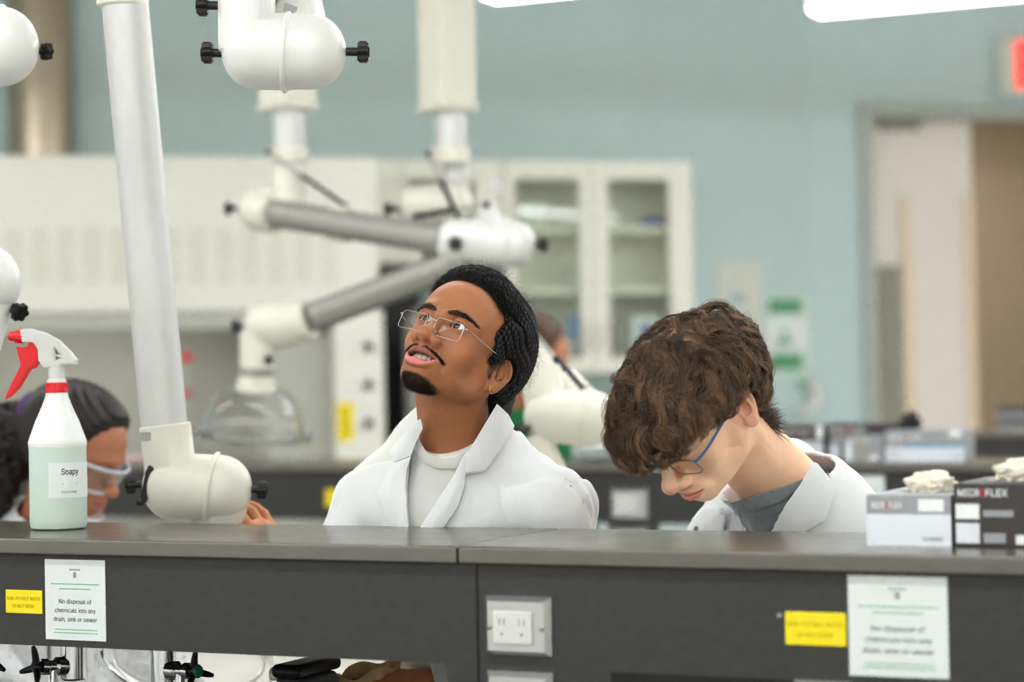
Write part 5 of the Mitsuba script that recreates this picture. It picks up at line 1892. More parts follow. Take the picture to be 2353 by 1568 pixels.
def locks2(n, per, seed, L=0.085, spread=0.0045, r=0.00040, steps=13, lift=0.0, curl=1.0):
    """locks that lie over one another on the hair's outer form and follow its swirls down to the lower edge"""
    g = np.random.default_rng(seed)
    d = g.normal(0, 1, (n * 4, 3))
    d /= np.linalg.norm(d, axis=1, keepdims=True)
    p0 = VC2 + d * VR2
    ok = (p0[:, 2] > zb2(p0) + 0.006) & ~((np.abs(p0[:, 0]) > 0.05) & (np.linalg.norm((np.abs(p0) * V(1, 0, 0) + p0 * V(0, 1, 1) - V(0.092, -0.02, 0)) / V(0.034, 0.028, 0.030), axis=1) < 1))
    p0 = p0[ok][:n]
    n = len(p0)
    turn = 2.6 * (meshkit.noise(p0 * V(18, 18, 18), 40) - 0.5) + g.normal(0, 0.18, n)
    phase, amp, wl = g.uniform(0, 6.28, n), g.uniform(0.25, 0.75, n) * curl, g.uniform(0.055, 0.10, n)
    hook = g.normal(0, 1.0, n) * curl
    Ln = L * g.uniform(0.6, 1.2, n)
    for _ in range(2):
        p, out, s = p0.copy(), [], 0.0
        cross = np.full(n, 2.0)
        for k in range(steps + 1):
            q = (p - VC2) / VR2
            e = np.linalg.norm(q, axis=1, keepdims=True)
            nrm = q / VR2
            nrm /= np.linalg.norm(nrm, axis=1, keepdims=True)
            u = k / steps
            base = VC2 + q / e * VR2
            low = np.clip((zb2(p) - p[:, 2]) / 0.03, 0, 1)
            o = -0.010 + lift + (0.014 + 0.004 * amp) * math.sin(math.pi * min(1, u * 1.05 + 0.08)) + 0.0035 * np.sin(2 * math.pi * u * Ln / wl + phase) - 0.012 * low
            out.append(base + nrm * o[:, None])
            below = p[:, 2] < zb2(p)
            cross = np.where(below & (cross > 1), u, cross)
            f = (p - SK) / np.linalg.norm(p - SK, axis=1, keepdims=True) - CROWN + GR2 * 0.35
            f -= nrm * (f * nrm).sum(1, keepdims=True)
            f /= np.linalg.norm(f, axis=1, keepdims=True)
            a_ = turn * (1 - 0.5 * u) + amp * np.sin(2 * math.pi * u * Ln / wl + phase) + hook * u ** 3
            f = f * np.cos(a_)[:, None] + np.cross(nrm, f) * np.sin(a_)[:, None]
            p = base + f * (Ln / steps)[:, None]
        Ln = np.where(cross < 1, Ln * cross + g.uniform(-0.004, 0.014, n), Ln)
        Ln = np.maximum(Ln, 0.022)
    guide = np.stack(out, 1)
    em = V(0.088, -0.020, 0.0)
    for sx in (1, -1):
        ev = (guide - em * V(sx, 1, 1)) / V(0.032, 0.025, 0.031)
        el = np.linalg.norm(ev, axis=2, keepdims=True)
        guide = np.where(el < 1, em * V(sx, 1, 1) + ev / np.maximum(el, 1e-6) * V(0.032, 0.025, 0.031), guide)
    K = steps + 1
    t = np.gradient(guide, axis=1)
    t /= np.maximum(np.linalg.norm(t, axis=2, keepdims=True), 1e-9)
    u = guide - VC2
    u -= t * (u * t).sum(2, keepdims=True)
    u /= np.maximum(np.linalg.norm(u, axis=2, keepdims=True), 1e-9)
    b = np.cross(t, u)
    off = g.normal(0, 1, (n, per, 2)) * V(spread, spread * 0.30)
    prof = np.interp(np.linspace(0, 1, K), [0, 0.3, 0.7, 1], [0.7, 1.0, 0.8, 0.15])
    tw = g.normal(0, 0.6, n)[:, None] * np.linspace(-0.5, 1, K)
    c, s_ = np.cos(tw), np.sin(tw)
    bb = b * c[..., None] + u * s_[..., None]
    uu = u * c[..., None] - b * s_[..., None]
    pts = guide[:, None] + (off[..., 0:1] * prof)[..., None] * bb[:, None] + (off[..., 1:2] * prof)[..., None] * uu[:, None]
    pts = pts + g.normal(0, 0.00025, pts.shape)
    pts = pts.reshape(-1, K, 3)
    m = strands(pts, g.uniform(0.7, 1.25, len(pts)) * r, 3, taper=0.55)
    tone = np.repeat(g.uniform(0.3, 1.7, n), per) * g.uniform(0.8, 1.25, n * per)
    warm = np.repeat(g.uniform(0, 1, n), per)
    col = (srgb_l((70, 51, 38))[None] * (1 - warm[:, None]) + srgb_l((108, 80, 58))[None] * warm[:, None]) * tone[:, None]
    return m, np.repeat(col, K * 3, 0)


hm = [locks2(560, 20, 101), locks2(200, 18, 102, L=0.11, lift=0.003, curl=1.2), locks2(170, 2, 103, L=0.10, lift=0.006, r=0.0002, curl=1.4)]
vn2 = np.array(trimesh.Trimesh(v2, h2.faces, process=False).vertex_normals)
g_ = np.random.default_rng(19)
nw_ = np.clip((v2[:, 2] + 0.098) / 0.02, 0, 1) * (v2[:, 1] < -0.052) * (v2[:, 2] < 0.02) * (a2 < 0.072) * (np.linalg.norm((np.stack([a2, v2[:, 1], v2[:, 2]], 1) - V(0.082, -0.024, 0)) / V(0.03, 0.028, 0.032), axis=1) > 1)
i_ = g_.choice(len(v2), 6500, p=nw_ / nw_.sum())
nape = hairs(v2[i_] + g_.normal(0, 0.001, (6500, 3)), np.tile(V(0, -0.15, -0.9), (6500, 1)), vn2[i_], 0.024, 0.00034, lift=0.42, jitter=0.28, curl=0.2, seg=4, seed=20)
hm.append((nape, np.repeat(srgb_l((66, 48, 36))[None] * g_.uniform(0.5, 1.5, 6500)[:, None], 15, 0)))
m_ = cat([hc2] + [x[0] for x in hm])
c_ = np.vstack([np.tile(srgb_l((40, 28, 20)), (len(hc2.vertices), 1))] + [x[1] for x in hm])
part(PERSON2, 'hair', to_world(m_, R2, t2, S2), 'mat_hair', smooth=True, color=c_, label='thick wavy dark brown hair')
# brows under the fringe
w_ = (poly_in(BROW, a2, v2[:, 2]) & (v2[:, 1] > 0.05)) * 1.0
g_ = np.random.default_rng(9)
i_ = g_.choice(len(v2), 800, p=w_ / w_.sum())
for sx_ in (-1, 1):
  i_s = i_[np.sign(v2[i_, 0]) == sx_]
  part(PERSON2, 'eyebrow', to_world(hairs(v2[i_s], np.stack([np.sign(v2[i_s, 0]), -0.3 + 0 * v2[i_s, 0], 0.2 + 0 * v2[i_s, 0]], 1), vn2[i_s], 0.007, 0.0002, seed=4), R2, t2, S2), 'mat_hair', smooth=True, color=np.tile(srgb_l((40, 28, 20)), (len(i_s) * 12, 1)))
for sd in (-1, 1):
    m, c = eye_mesh(sd, (0, 1, -0.45), (60, 44, 30))
    part(PERSON2, 'eye', to_world(m, R2, t2, S2), 'mat_eye', smooth=True, color=c)
# lashes
lash = []
for sd in (-1, 1):
    uu = np.linspace(-0.9, 0.95, 60)
    r0 = np.stack([sd * (EYE[0] + 0.015 * uu), np.full(60, EYE[1] + 0.0125) - 0.006 * uu ** 2, EYE[2] + 0.0028 * (1 - uu ** 2)], 1)
    lash.append(hairs(r0, np.tile(V(0, 1, -0.35), (60, 1)), np.tile(V(0, 1, 0), (60, 1)), 0.006, 0.00022, jitter=0.15, seed=6))
for sd in (-1, 1):
    part(PERSON2, 'eyelashes', to_world(lash[(sd + 1) // 2], R2, t2, S2), BLK, smooth=True)

# ---- glasses with blue temples
BLUEF = mat('blue_acetate', (36, 92, 156), 0.25)
GREYF = mat('grey_acetate', (112, 114, 118), 0.25)
G2 = thing('eyeglasses', 'eyeglasses with grey rims and blue temples on the man looking down', 'eyeglasses')
glasses(G2, R2, t2, S2, 0.0965, 0.0095, 0.0560, -0.0100, 0.0215, 0.0011, GREYF, BLUEF,
        [(0.056, 0.0925, 0.0160), (0.0615, 0.0905, 0.0170), (0.0690, 0.068, 0.0185), (0.0750, 0.025, 0.0225), (0.0765, -0.005, 0.026), (0.0775, -0.018, 0.030), (0.0765, -0.033, 0.022)], tilt=0.10, armr=0.0019, r=0.011)

# ---- torso and clothes
NW2 = P(1812, 1128, 3.46)
RS2, LS2 = P(1665, 1262, 3.66), P(1935, 1222, 3.46)
RE2, RW2 = P(1640, 1500, 3.62), P(1600, 1640, 3.45)
LE2, LW2 = P(1985, 1480, 3.48), P(1800, 1600, 3.38)
CH2 = P(1790, 1370, 3.62)
X2 = unit((RS2 - LS2) * V(1, 1, 0))
F2 = V(X2[1], -X2[0], 0)
F2 = F2 * np.sign(F2 @ V(-0.5, -1, 0))
RT2 = np.stack([X2, F2, V(0, 0, 1)], 1)
NK20, NK21 = R2 @ (V(0, -0.026, -0.02) * S2) + t2, R2 @ (NB2 * S2) + t2


def torso2(p):
    p = p.astype(float)
    s = s_ell(p, CH2, (0.15, 0.10, 0.26), RT2)
    s = su(s, s_cap(p, RS2, LS2, 0.052, 0.054), 0.06)
    s = su(s, s_cap(p, NW2 + V(0, 0.03, 0.0), RS2 * 0.7 + NW2 * 0.3, 0.048, 0.045), 0.05)
    s = su(s, s_cap(p, NW2 + V(0, 0.03, 0.0), LS2 * 0.7 + NW2 * 0.3, 0.048, 0.045), 0.05)
    return s


def coatsolid2(p):
    q = p.astype(float)
    r = su(s_cap(q, RS2, RE2, 0.058, 0.050), s_cap(q, RE2, RW2, 0.050, 0.040), 0.015)
    l = su(s_cap(q, LS2, LE2, 0.060, 0.051), s_cap(q, LE2, LW2, 0.051, 0.040), 0.015)
    s = su(torso2(p) - 0.010, np.minimum(r, l), 0.022)
    return (s - folds(p, 77) * 0.85) * 0.85


def cs2(p):
    return su(coatsolid2(p), s_cap(p.astype(float), NK20, NK21 + unit(NK21 - NK20) * 0.06, 0.073, 0.095), 0.05)


def shirtfull2(p):
    p = p.astype(float)
    s = su(torso2(p) - 0.003, s_cap(p, NK20, NK21 + unit(NK21 - NK20) * 0.06, 0.064, 0.084), 0.05)
    return s - 0.004 * (np.abs(meshkit.noise(p * V(16, 16, 34), 8) - 0.5) * 2 - 0.4)


_n = trace(shirtfull2, [(1700, 1150), (1845, 1105)], 3.0, 3.8)
ax2 = unit(_n[1] - _n[0])
SP2 = unit(np.cross(ax2, unit(_n[0] - CAM)))
SP2 *= np.sign(SP2[2])


def shirt2(p):
    cut = np.where((p - NW2) @ F2 > 0.0, (p - _n[0]) @ SP2, (p - CT2) @ unit(unit(NK20 - NK21) * 0.5 + V(0, 0, 0.9)) + 0.035)
    return np.maximum(shirtfull2(p), cut)


fL = trace(cs2, [(1668, 1150), (1664, 1190), (1660, 1230), (1662, 1320)], 3.0, 3.9)
fR = trace(cs2, [(1855, 1080), (1838, 1112), (1802, 1165), (1768, 1230), (1740, 1320)], 3.0, 3.9)


CT2 = P(1838, 1040, 3.52)


def coat2(p):
    s = cs2(p)
    s = np.maximum(s, -(s + 0.009))
    a, z = (p - NW2) @ X2, p[:, 2]
    al = np.interp(z, fL[::-1, 2], ((fL - NW2) @ X2)[::-1])
    ar = np.interp(z, fR[::-1, 2], ((fR - NW2) @ X2)[::-1])
    gap = np.maximum(np.maximum(a - al, ar - a), 0.025 - (p - NW2) @ F2)
    s = np.maximum(s, -gap)
    s = si(s, (p - CT2) @ unit(unit(NK20 - NK21) * 0.5 + V(0, 0, 0.9)), 0.006)
    s = np.maximum(s, NW2[2] - 0.60 - z)
    for Wp, E_ in ((RW2, RE2), (LW2, LE2)):
        s = np.maximum(s, np.where(np.linalg.norm(p - Wp, axis=1) < 0.10, (p - Wp) @ unit(Wp - E_), -1))
    return s


lo2 = np.min([RS2, LS2, RE2, LE2, LW2, RW2, CH2], 0) - V(0.13, 0.18, 0.1)
hi2 = np.max([RS2, LS2, RE2, LE2, LW2, RW2, CH2], 0) + V(0.13, 0.16, 0.24)
GREYT = mat('grey_jersey', mikit.proc(lambda p, n, uv: mikit.mix((0.17, 0.20, 0.215), (0.24, 0.27, 0.285), mikit.fbm(p.x * 70, p.y * 70, p.z * 70))), 0.9, spec=0.1)
COAT2 = part(PERSON2, 'lab_coat', surface(coat2, lo2, hi2, 0.0042), CLOTH, smooth=True, label='white lab coat')
part(PERSON2, 't_shirt', surface(shirt2, CH2 - V(0.24, 0.36, 0.25), hi2, 0.0042), GREYT, smooth=True, label='grey t-shirt')
part(PERSON2, 'neckband', drape(shirtfull2, [(1672, 1158), (1720, 1148), (1780, 1130), (1848, 1100), (1846, 1124), (1790, 1158), (1730, 1176), (1678, 1182)], 3.0, 3.8, 0.003, 0.006, 6, puff=0.001), GREYT, smooth=40)
part(COAT2, 'collar', drape(cs2, [(1862, 1066), (1876, 1062), (1912, 1106), (1918, 1136), (1894, 1200), (1832, 1230), (1768, 1240), (1802, 1165), (1840, 1112), (1856, 1082)], 3.0, 3.8, 0.010, 0.005, 6, puff=0.004), CLOTH, smooth=50)
part(COAT2, 'collar', drape(cs2, [(1616, 1168), (1662, 1166), (1666, 1196), (1660, 1236), (1580, 1232), (1596, 1196)], 3.0, 3.9, 0.008, 0.005, 6, puff=0.003), CLOTH, smooth=50)
sn = trace(cs2, [(1600, 1216)], 3.0, 3.9, 0.010)[0]
part(COAT2, 'snap', cyl(sn, sn - FW * 0.003, 0.0045, 16), PLATE, label='small metal snap button')
hl2 = hand_mesh(hand_frame(LW2, V(-0.3, -0.25, -0.12), V(0, -0.3, 1)), mirror=True, step=0.003)
hr2 = hand_mesh(hand_frame(RW2, V(-0.1, -0.3, -0.12), V(0, -0.3, 1)), step=0.003)
tb2 = surface(lambda p: torso2(p) + 0.012, CH2 - V(0.24, 0.2, 0.3), hi2, 0.009)
for m_ in (tb2, hr2, hl2):
    body_parts2.append(m_)
    body_cols2.append(np.tile(srgb_l((214, 160, 128)), (len(m_.vertices), 1)))
part(PERSON2, 'body', cat(body_parts2), 'mat_skin', smooth=True, color=np.vstack(body_cols2))
# ---------------------------------------------------------------- things fixed to the benches
def onbench(b, m):
    return moved(m, b.M)


FACE = 0.014                      # the panel's face behind the shelf edge


def plate(b, x0, y0, x1, y1, label, clip=None):
    u0, z1 = b.uz((x0 + x0) / 2, y0, FACE)
    u1, z0 = b.uz(x1, y1, FACE)
    if clip:
        z0 = z1 - clip
    k = thing('outlet_plate', label, 'outlet')
    w, h = u1 - u0, z1 - z0
    cu, cz = (u0 + u1) / 2, (z0 + z1) / 2
    o = [(-w / 2, -h / 2), (w / 2, -h / 2), (w / 2, h / 2), (-w / 2, h / 2)]
    bv = 0.007
    pts = [(cu + x, FACE, cz + z) for x, z in o] + [(cu + x, FACE - 0.004, cz + z) for x, z in o] + [(cu + x - math.copysign(bv, x), FACE - 0.013, cz + z - math.copysign(bv, z)) for x, z in o]
    part(k, 'cover', onbench(b, trimesh.convex.convex_hull(np.array(pts))), PLATE)
    dw, dh = w * 0.60, h * 0.56
    dv = part(k, 'receptacle', onbench(b, rbox(dw, 0.006, dh, 0.004, 2, (cu - w * 0.04, FACE - 0.0145, cz - h * 0.02))), PLAS)
    for sx in (-0.25, 0.25):
        for dx in (-0.06, 0.06):
            part(dv, 'slot', onbench(b, box3(cu - w * 0.04 + (sx + dx) * dw - 0.0011, cu - w * 0.04 + (sx + dx) * dw + 0.0011, FACE - 0.0178, FACE - 0.0172, cz - h * 0.02 + dh * 0.08, cz - h * 0.02 + dh * 0.28)), INKL)
        part(dv, 'ground_hole', onbench(b, ball((cu - w * 0.04 + sx * dw, FACE - 0.0174, cz - h * 0.02 - dh * 0.18), 0.0022, 1)), INKL)
    for sx in (-1, 1):
        part(k, 'screw', onbench(b, ball((cu + sx * w * 0.40, FACE - 0.0135, cz - h * 0.02), (0.004, 0.0016, 0.004), 2)), STEEL)
    return k


plate(b1, 1118, 1368, 1271, 1510, 'large satin steel outlet plate on the front panel of the near bench')
plate(b1, 1122, 1540, 1275, 1690, 'satin steel outlet plate at the bottom edge, just under the large one')
plate(b1, 1826, 1562, 1960, 1690, 'satin steel outlet plate at the bottom edge under the right yellow label')
plate(b2, 1405, 1122, 1490, 1195, 'small blurred steel outlet plate on the middle bench beside the man looking down')
plate(b2, 1408, 1212, 1492, 1285, 'steel outlet plate on the middle bench, mostly hidden behind the near shelf')


def txt(b, s, u, z, h, v, m, k, name='lettering', bold=False, width=None):
    M = b.M @ np.array([[1, 0, 0, u], [0, 0, -1, v], [0, 1, 0, z], [0, 0, 0, 1.0]])
    return part(k, name, text(s, h, M, 0.0004, bold, True, width), m, smooth=False)


def notice(b, x0, y0, x1, y1, label, tall=True):
    u0, z1 = b.uz(x0, y0, FACE)
    u1, z0 = b.uz(x1, y1, FACE)
    w, h, cu = u1 - u0, z1 - z0, (u0 + u1) / 2
    k = thing('paper_notice', label, 'notice')
    part(k, 'sheet', onbench(b, box3(u0, u1, FACE - 0.0016, FACE - 0.0004, z0, z1)), PAPER)
    v = FACE - 0.0017
    bar = lambda a, c, zc, hh, m, nm: part(k, nm, onbench(b, box3(cu + a * w, cu + c * w, v - 0.0004, v + 0.0003, z1 - zc * h - hh * h / 2, z1 - zc * h + hh * h / 2)), m)
    bar(-0.09, 0.09, 0.125, 0.018, INKL, 'emblem')
    bar(-0.025, 0.025, 0.19, 0.07, INKL, 'emblem')
    bar(-0.40, 0.40, 0.305, 0.014, GREENL, 'small_print')
    bar(-0.26, 0.26, 0.365, 0.014, GREENL, 'small_print')
    for i, s in enumerate(('No disposal of', 'chemicals into any', 'drain, sink or sewer')):
        txt(b, s, cu, z1 - (0.52, 0.63, 0.74)[i] * h, 0.055 * h, v, INK, k, width=(0.54, 0.68, 0.72)[i] * w)
    bar(-0.34, 0.36, 0.87, 0.012, GREENL, 'small_print')
    bar(-0.36, 0.37, 0.91, 0.012, GREENL, 'small_print')
    return k


notice(b1, 104, 1285, 245, 1475, 'white paper notice about chemical disposal at the left of the near bench, readable')
notice(b1, 1948, 1322, 2182, 1562, 'larger blurred white paper notice at the right of the near bench')
notice(b2, 1921, 1092, 2035, 1205, 'white paper notice on the middle bench behind the shoulder of the man looking down')


def ylabel(b, x0, y0, x1, y1, label):
    u0, z1 = b.uz(x0, y0, FACE)
    u1, z0 = b.uz(x1, y1, FACE)
    k = thing('yellow_label', label, 'label')
    h = z1 - z0
    part(k, 'plate', onbench(b, rbox(u1 - u0, 0.002, h, 0.0009, 1, ((u0 + u1) / 2, FACE - 0.0012, (z0 + z1) / 2))), YEL)
    txt(b, 'NON-POTABLE WATER', (u0 + u1) / 2, z1 - 0.36 * h, 0.15 * h, FACE - 0.0023, GOLDINK, k, width=(u1 - u0) * 0.9)
    txt(b, 'DO NOT DRINK', (u0 + u1) / 2, z1 - 0.68 * h, 0.15 * h, FACE - 0.0023, GOLDINK, k, width=(u1 - u0) * 0.6)


ylabel(b1, 14, 1355, 99, 1412, 'yellow non-potable water label at the far left of the near bench')
ylabel(b1, 1804, 1405, 1946, 1487, 'blurred yellow label left of the right paper notice on the near bench')
ylabel(b2, 747, 1124, 790, 1166, 'yellow label on the middle bench, half hidden by the white coat')
u_, z_ = b1.uz(1792, 1416, FACE)
k_ = thing('screw_cap', 'small grey screw cap beside the right yellow label', 'screw')
part(k_, 'head', onbench(b1, ball((u_, FACE - 0.0015, z_), (0.004, 0.002, 0.004), 2)), GREYPIPE)

# ---------------------------------------------------------------- glove boxes
CARDW = mat('white_card', (222, 226, 236), 0.55)
CARDG = mat('grey_card_print', (150, 152, 158), 0.5)
CARDD = mat('dark_card', (52, 46, 46), 0.45)
CARDT = mat('teal_print', (40, 140, 176), 0.5)
WHITEP = mat('white_print', (236, 238, 240), 0.6)
REDP = mat('red_print', (196, 40, 44), 0.5)
LATEX = mat('ivory_tissue', (232, 224, 208), 0.7)
NITR = mat('black_nitrile', (20, 20, 22), 0.4)


def crumple(c, r, seed, n=4, amp=0.5):
    m = trimesh.creation.icosphere(n, 1.0)
    v = np.array(m.vertices)
    f = 1 + amp * (np.abs(meshkit.noise(v * 2.3 + seed, seed) - 0.5) * 2 - 0.4) + 0.4 * amp * (np.abs(meshkit.noise(v * 6 + seed, seed + 1) - 0.5) * 2 - 0.4)
    return trimesh.Trimesh(v * f[:, None] * np.asarray(r) + np.asarray(c), m.faces, process=False)


def glove_box(b, label, x0, x1, ytop, v, depth, base, faces, brand=None, group=None, tissue=None, ybase=None):
    """box on the bench's shelf: its front face between the places x0 and x1, v deep on the shelf"""
    yb = 1.0
    u0 = b.uz(x0, ytop, v)[0]
    u1, zt = b.uz(x1, ytop, v)
    h = b.uz((x0 + x1) / 2, ytop, v)[1] - ZS
    k = thing('glove_box', label, 'box', group)
    w = u1 - u0
    part(k, 'carton', onbench(b, rbox(w, depth, h, 0.0015, 1, ((u0 + u1) / 2, v + depth / 2, ZS + h / 2))), base)
    for (a, c, e, f, m) in faces:
        part(k, 'print', onbench(b, box3(u0 + a * w, u0 + c * w, v - 0.0006, v + 0.0005, ZS + e * h, ZS + f * h)), m)
    if brand:
        bx, bz, bh, bw = brand
        M = lambda uu: b.M @ np.array([[1, 0, 0, uu], [0, 0, -1, v - 0.0007], [0, 1, 0, ZS + bz * h], [0, 0, 0, 1.0]])
        for s, f, m in (('MICR', 0.0, WHITEP), ('O', 0.46, REDP), ('FLEX', 0.56, WHITEP)):
            t = text(s, bh * h, np.eye(4), 0.0004, True, False, bw * w * {'MICR': 0.44, 'O': 0.10, 'FLEX': 0.44}[s])
            part(k, 'lettering', moved(t, M(u0 + bx * w + f * bw * w)), m, smooth=False)
    ov = lathe([(0, 0), (1, 0), (1, 0.0012), (0, 0.0012)], 28)
    ov.vertices = ov.vertices * V(w * 0.33, depth * 0.2, 1) + V((u0 + u1) / 2, v + depth / 2, ZS + h)
    part(k, 'opening', onbench(b, ov), CARDG)
    if tissue:
        part(k, 'tissue', onbench(b, crumple(((u0 + u1) / 2 + tissue[0] * w, v + depth / 2, ZS + h + tissue[1] * 0.4), (w * tissue[2], depth * 0.28, tissue[1]), 3, 4, 0.32)), LATEX, smooth=True)
    return k


glove_box(b1, 'pale grey and white glove box at the right end of the near shelf', 1990, 2184, 1138, 0.13, 0.2, CARDG,
          [(0.0, 1.0, 0.0, 0.62, CARDW), (0.66, 0.9, 0.10, 0.18, CARDG), (0.62, 0.92, 0.68, 0.92, WHITEP)], brand=(0.06, 0.74, 0.11, 0.36), tissue=(0.05, 0.02, 0.3))
glove_box(b1, 'dark brown glove box at the right edge of the near shelf', 2190, 2420, 1112, 0.13, 0.2, CARDD,
          [(0.02, 0.26, 0.44, 0.68, WHITEP), (0.02, 0.26, 0.06, 0.38, CARDW), (0.30, 0.52, 0.07, 0.22, CARDG), (0.62, 0.78, 0.05, 0.20, WHITEP), (0.3, 0.6, 0.48, 0.58, CARDG)], brand=(0.04, 0.80, 0.11, 0.50), tissue=(0.1, 0.022, 0.36))
glove_box(b2, 'dark and white glove box next to the curly-haired man on the middle shelf', 1782, 1892, 977, 0.20, 0.12, CARDD,
          [(0.1, 0.98, 0.0, 0.54, CARDW), (0.72, 0.90, 0.38, 0.48, CARDG), (0.72, 0.90, 0.12, 0.22, CARDG), (0.84, 1.0, 0.62, 0.98, WHITEP), (0.0, 0.14, 0.55, 0.98, WHITEP)], brand=(0.2, 0.74, 0.12, 0.5))
glove_box(b2, 'tall dark glove box with white lettering, second on the middle shelf', 1900, 2065, 973, 0.22, 0.12, CARDD,
          [(0.02, 0.18, 0.02, 0.42, CARDW), (0.04, 0.24, 0.46, 0.66, CARDG)], brand=(0.03, 0.74, 0.15, 0.5))
glove_box(b2, 'low clear grey box standing before the tall dark glove box', 1940, 2030, 1003, 0.10, 0.11, CARDG,
          [(0.0, 0.2, 0.05, 0.7, CARDW), (0.3, 0.7, 0.1, 0.8, GREYC), (0.6, 0.85, 0.06, 0.25, WHITEP)], brand=(0.05, 0.78, 0.12, 0.6))
glove_box(b2, 'grey-blue glove box with teal stripe at the right of the middle shelf', 2033, 2214, 989, 0.08, 0.12, CARDG,
          [(0.0, 1.0, 0.0, 0.46, CARDW), (0.22, 1.0, 0.46, 0.54, CARDT), (0.02, 0.18, 0.03, 0.40, CARDG), (0.82, 0.97, 0.78, 0.98, WHITEP), (0.84, 0.96, 0.1, 0.2, CARDG)], brand=(0.04, 0.70, 0.13, 0.42))
uu, zz = b2.uz(2090, 985, 0.16)
k_ = thing('black_glove', 'crumpled black glove lying on the glove boxes of the middle shelf', 'glove')
part(k_, 'glove', onbench(b2, cat([crumple((uu, 0.17, zz + 0.012), (0.030, 0.03, 0.024), 8, 4, 0.6), crumple((uu + 0.006, 0.17, zz + 0.030), (0.013, 0.015, 0.016), 5, 3, 0.5)])), NITR, smooth=True)
k_ = thing('paper_sheets', 'white paper sheets lying on the middle shelf between the students', 'paper')
for i in range(3):
    u0, u1 = b2.uz(1312, 1050, 0.15)[0], b2.uz(1420, 1050, 0.15)[0]
    part(k_, 'sheet', onbench(b2, crumple(((u0 + u1) / 2 + 0.006 * i, 0.18, ZS + 0.014 + 0.012 * i), ((u1 - u0) * 0.46, 0.11, 0.010), 20 + i, 4, 0.25)), PAPER, smooth=True)
# far bench
k_ = thing('box_stack', 'stack of grey trays on the far bench at the right edge', 'trays')
for i in range(4):
    u0 = b3.uz(2288, 950, 0.12)[0]
    part(k_, 'tray', moved(rbox(0.22, 0.16, 0.022, 0.004, 2, (u0 + 0.11 + 0.004 * (i % 2), 0.2, ZS + 0.011 + 0.0235 * i)), b3.M), (GREYC, CARDD, CARDG, CARDD)[i])
k_ = thing('pink_tray', 'pink sheet on the middle shelf behind the aluminium pipe', 'sheet')
u0 = b2.uz(285, 1052, 0.2)[0]
part(k_, 'sheet', onbench(b2, rbox(0.09, 0.12, 0.012, 0.004, 2, (u0, 0.2, ZS + 0.006))), mat('pink_card', (232, 196, 196), 0.6))

# ---------------------------------------------------------------- spray bottle
dS = 3.56
oS = P(135, 1214, dS)
oS[2] = ZS
sS = dS / FPX
S = thing('spray_bottle', 'clear plastic spray bottle with red trigger standing on the near shelf at the left', 'spray bottle')


def bz(y):
    return (P(135, y, dS)[2] - P(135, 1214, dS)[2])


MS = frame(oS, unit(RT * V(1, 1, 0)), unit(FW * V(1, 1, 0)), ZZ)
HDPE = mat('liquid_filled_plastic', mikit.proc(lambda p, n, uv: mikit.mix((0.56, 0.68, 0.62), (0.84, 0.86, 0.84), mikit.smoothstep(float(oS[2] + bz(1026)), float(oS[2] + bz(1022)), p.z))), 0.3, spec=0.5)
prof = [(0, 0.002), (0.85, 0.0), (0.96, 0.003), (1.0, 0.010)] + [(1.0, bz(y)) for y in (1190, 1100, 1030)] + [(1.02, bz(1020)), (1.03, bz(1014)), (0.99, bz(1006)), (0.90, bz(990)), (0.76, bz(965)), (0.62, bz(945)), (0.49, bz(925)), (0.40, bz(908)), (0.375, bz(896)), (0.36, bz(880)), (0, bz(880))]
part(S, 'bottle', moved(lathe([(r * 65 * sS, z) for r, z in prof], 56), MS), HDPE, smooth=40)
rc = lathe([(0, bz(901)), (25 * sS, bz(901)), (26 * sS, bz(898)), (24 * sS, bz(879)), (23 * sS, bz(877)), (0, bz(877))], 40)
part(S, 'collar', moved(rc, MS), RED)
rbs = [box3(math.cos(a) * 25 * sS - 0.0006, math.cos(a) * 25 * sS + 0.0006, math.sin(a) * 25 * sS - 0.0006, math.sin(a) * 25 * sS + 0.0006, bz(899), bz(880)) for a in np.linspace(0, 2 * math.pi, 36, endpoint=False)]
part(S, 'collar_ribs', moved(cat(rbs), MS), RED)
part(S, 'neck', moved(lathe([(0, bz(880)), (23 * sS, bz(880)), (22 * sS, bz(872)), (19 * sS, bz(868)), (19.5 * sS, bz(836)), (0, bz(836))], 36), MS), PLAS)


def flat(pts, thick, bev=0.0025, holes=()):
    """part drawn in the bottle's side plane from places in the photograph, with rounded edges"""
    po = sg.Polygon([((x - 135) * sS, bz(y)) for x, y in pts]).buffer(0.0015).buffer(-0.0015)
    for hq in holes:
        po = po.difference(sg.Polygon([((x - 135) * sS, bz(y)) for x, y in hq]))
    lay = []
    for ins, t in ((0.0, thick - 2 * bev), (bev * 0.45, thick - 0.6 * bev), (bev, thick)):
        p2 = po.buffer(-ins)
        for g in getattr(p2, 'geoms', [p2]):
            e = extrude(g, t)
            e.apply_translation((0, 0, -t / 2))
            lay.append(e)
    m = cat(lay)
    m.apply_transform(np.array([[1, 0, 0, 0], [0, 0, 1, 0], [0, 1, 0, 0], [0, 0, 0, 1.0]]))
    m.invert()
    return moved(m, MS)


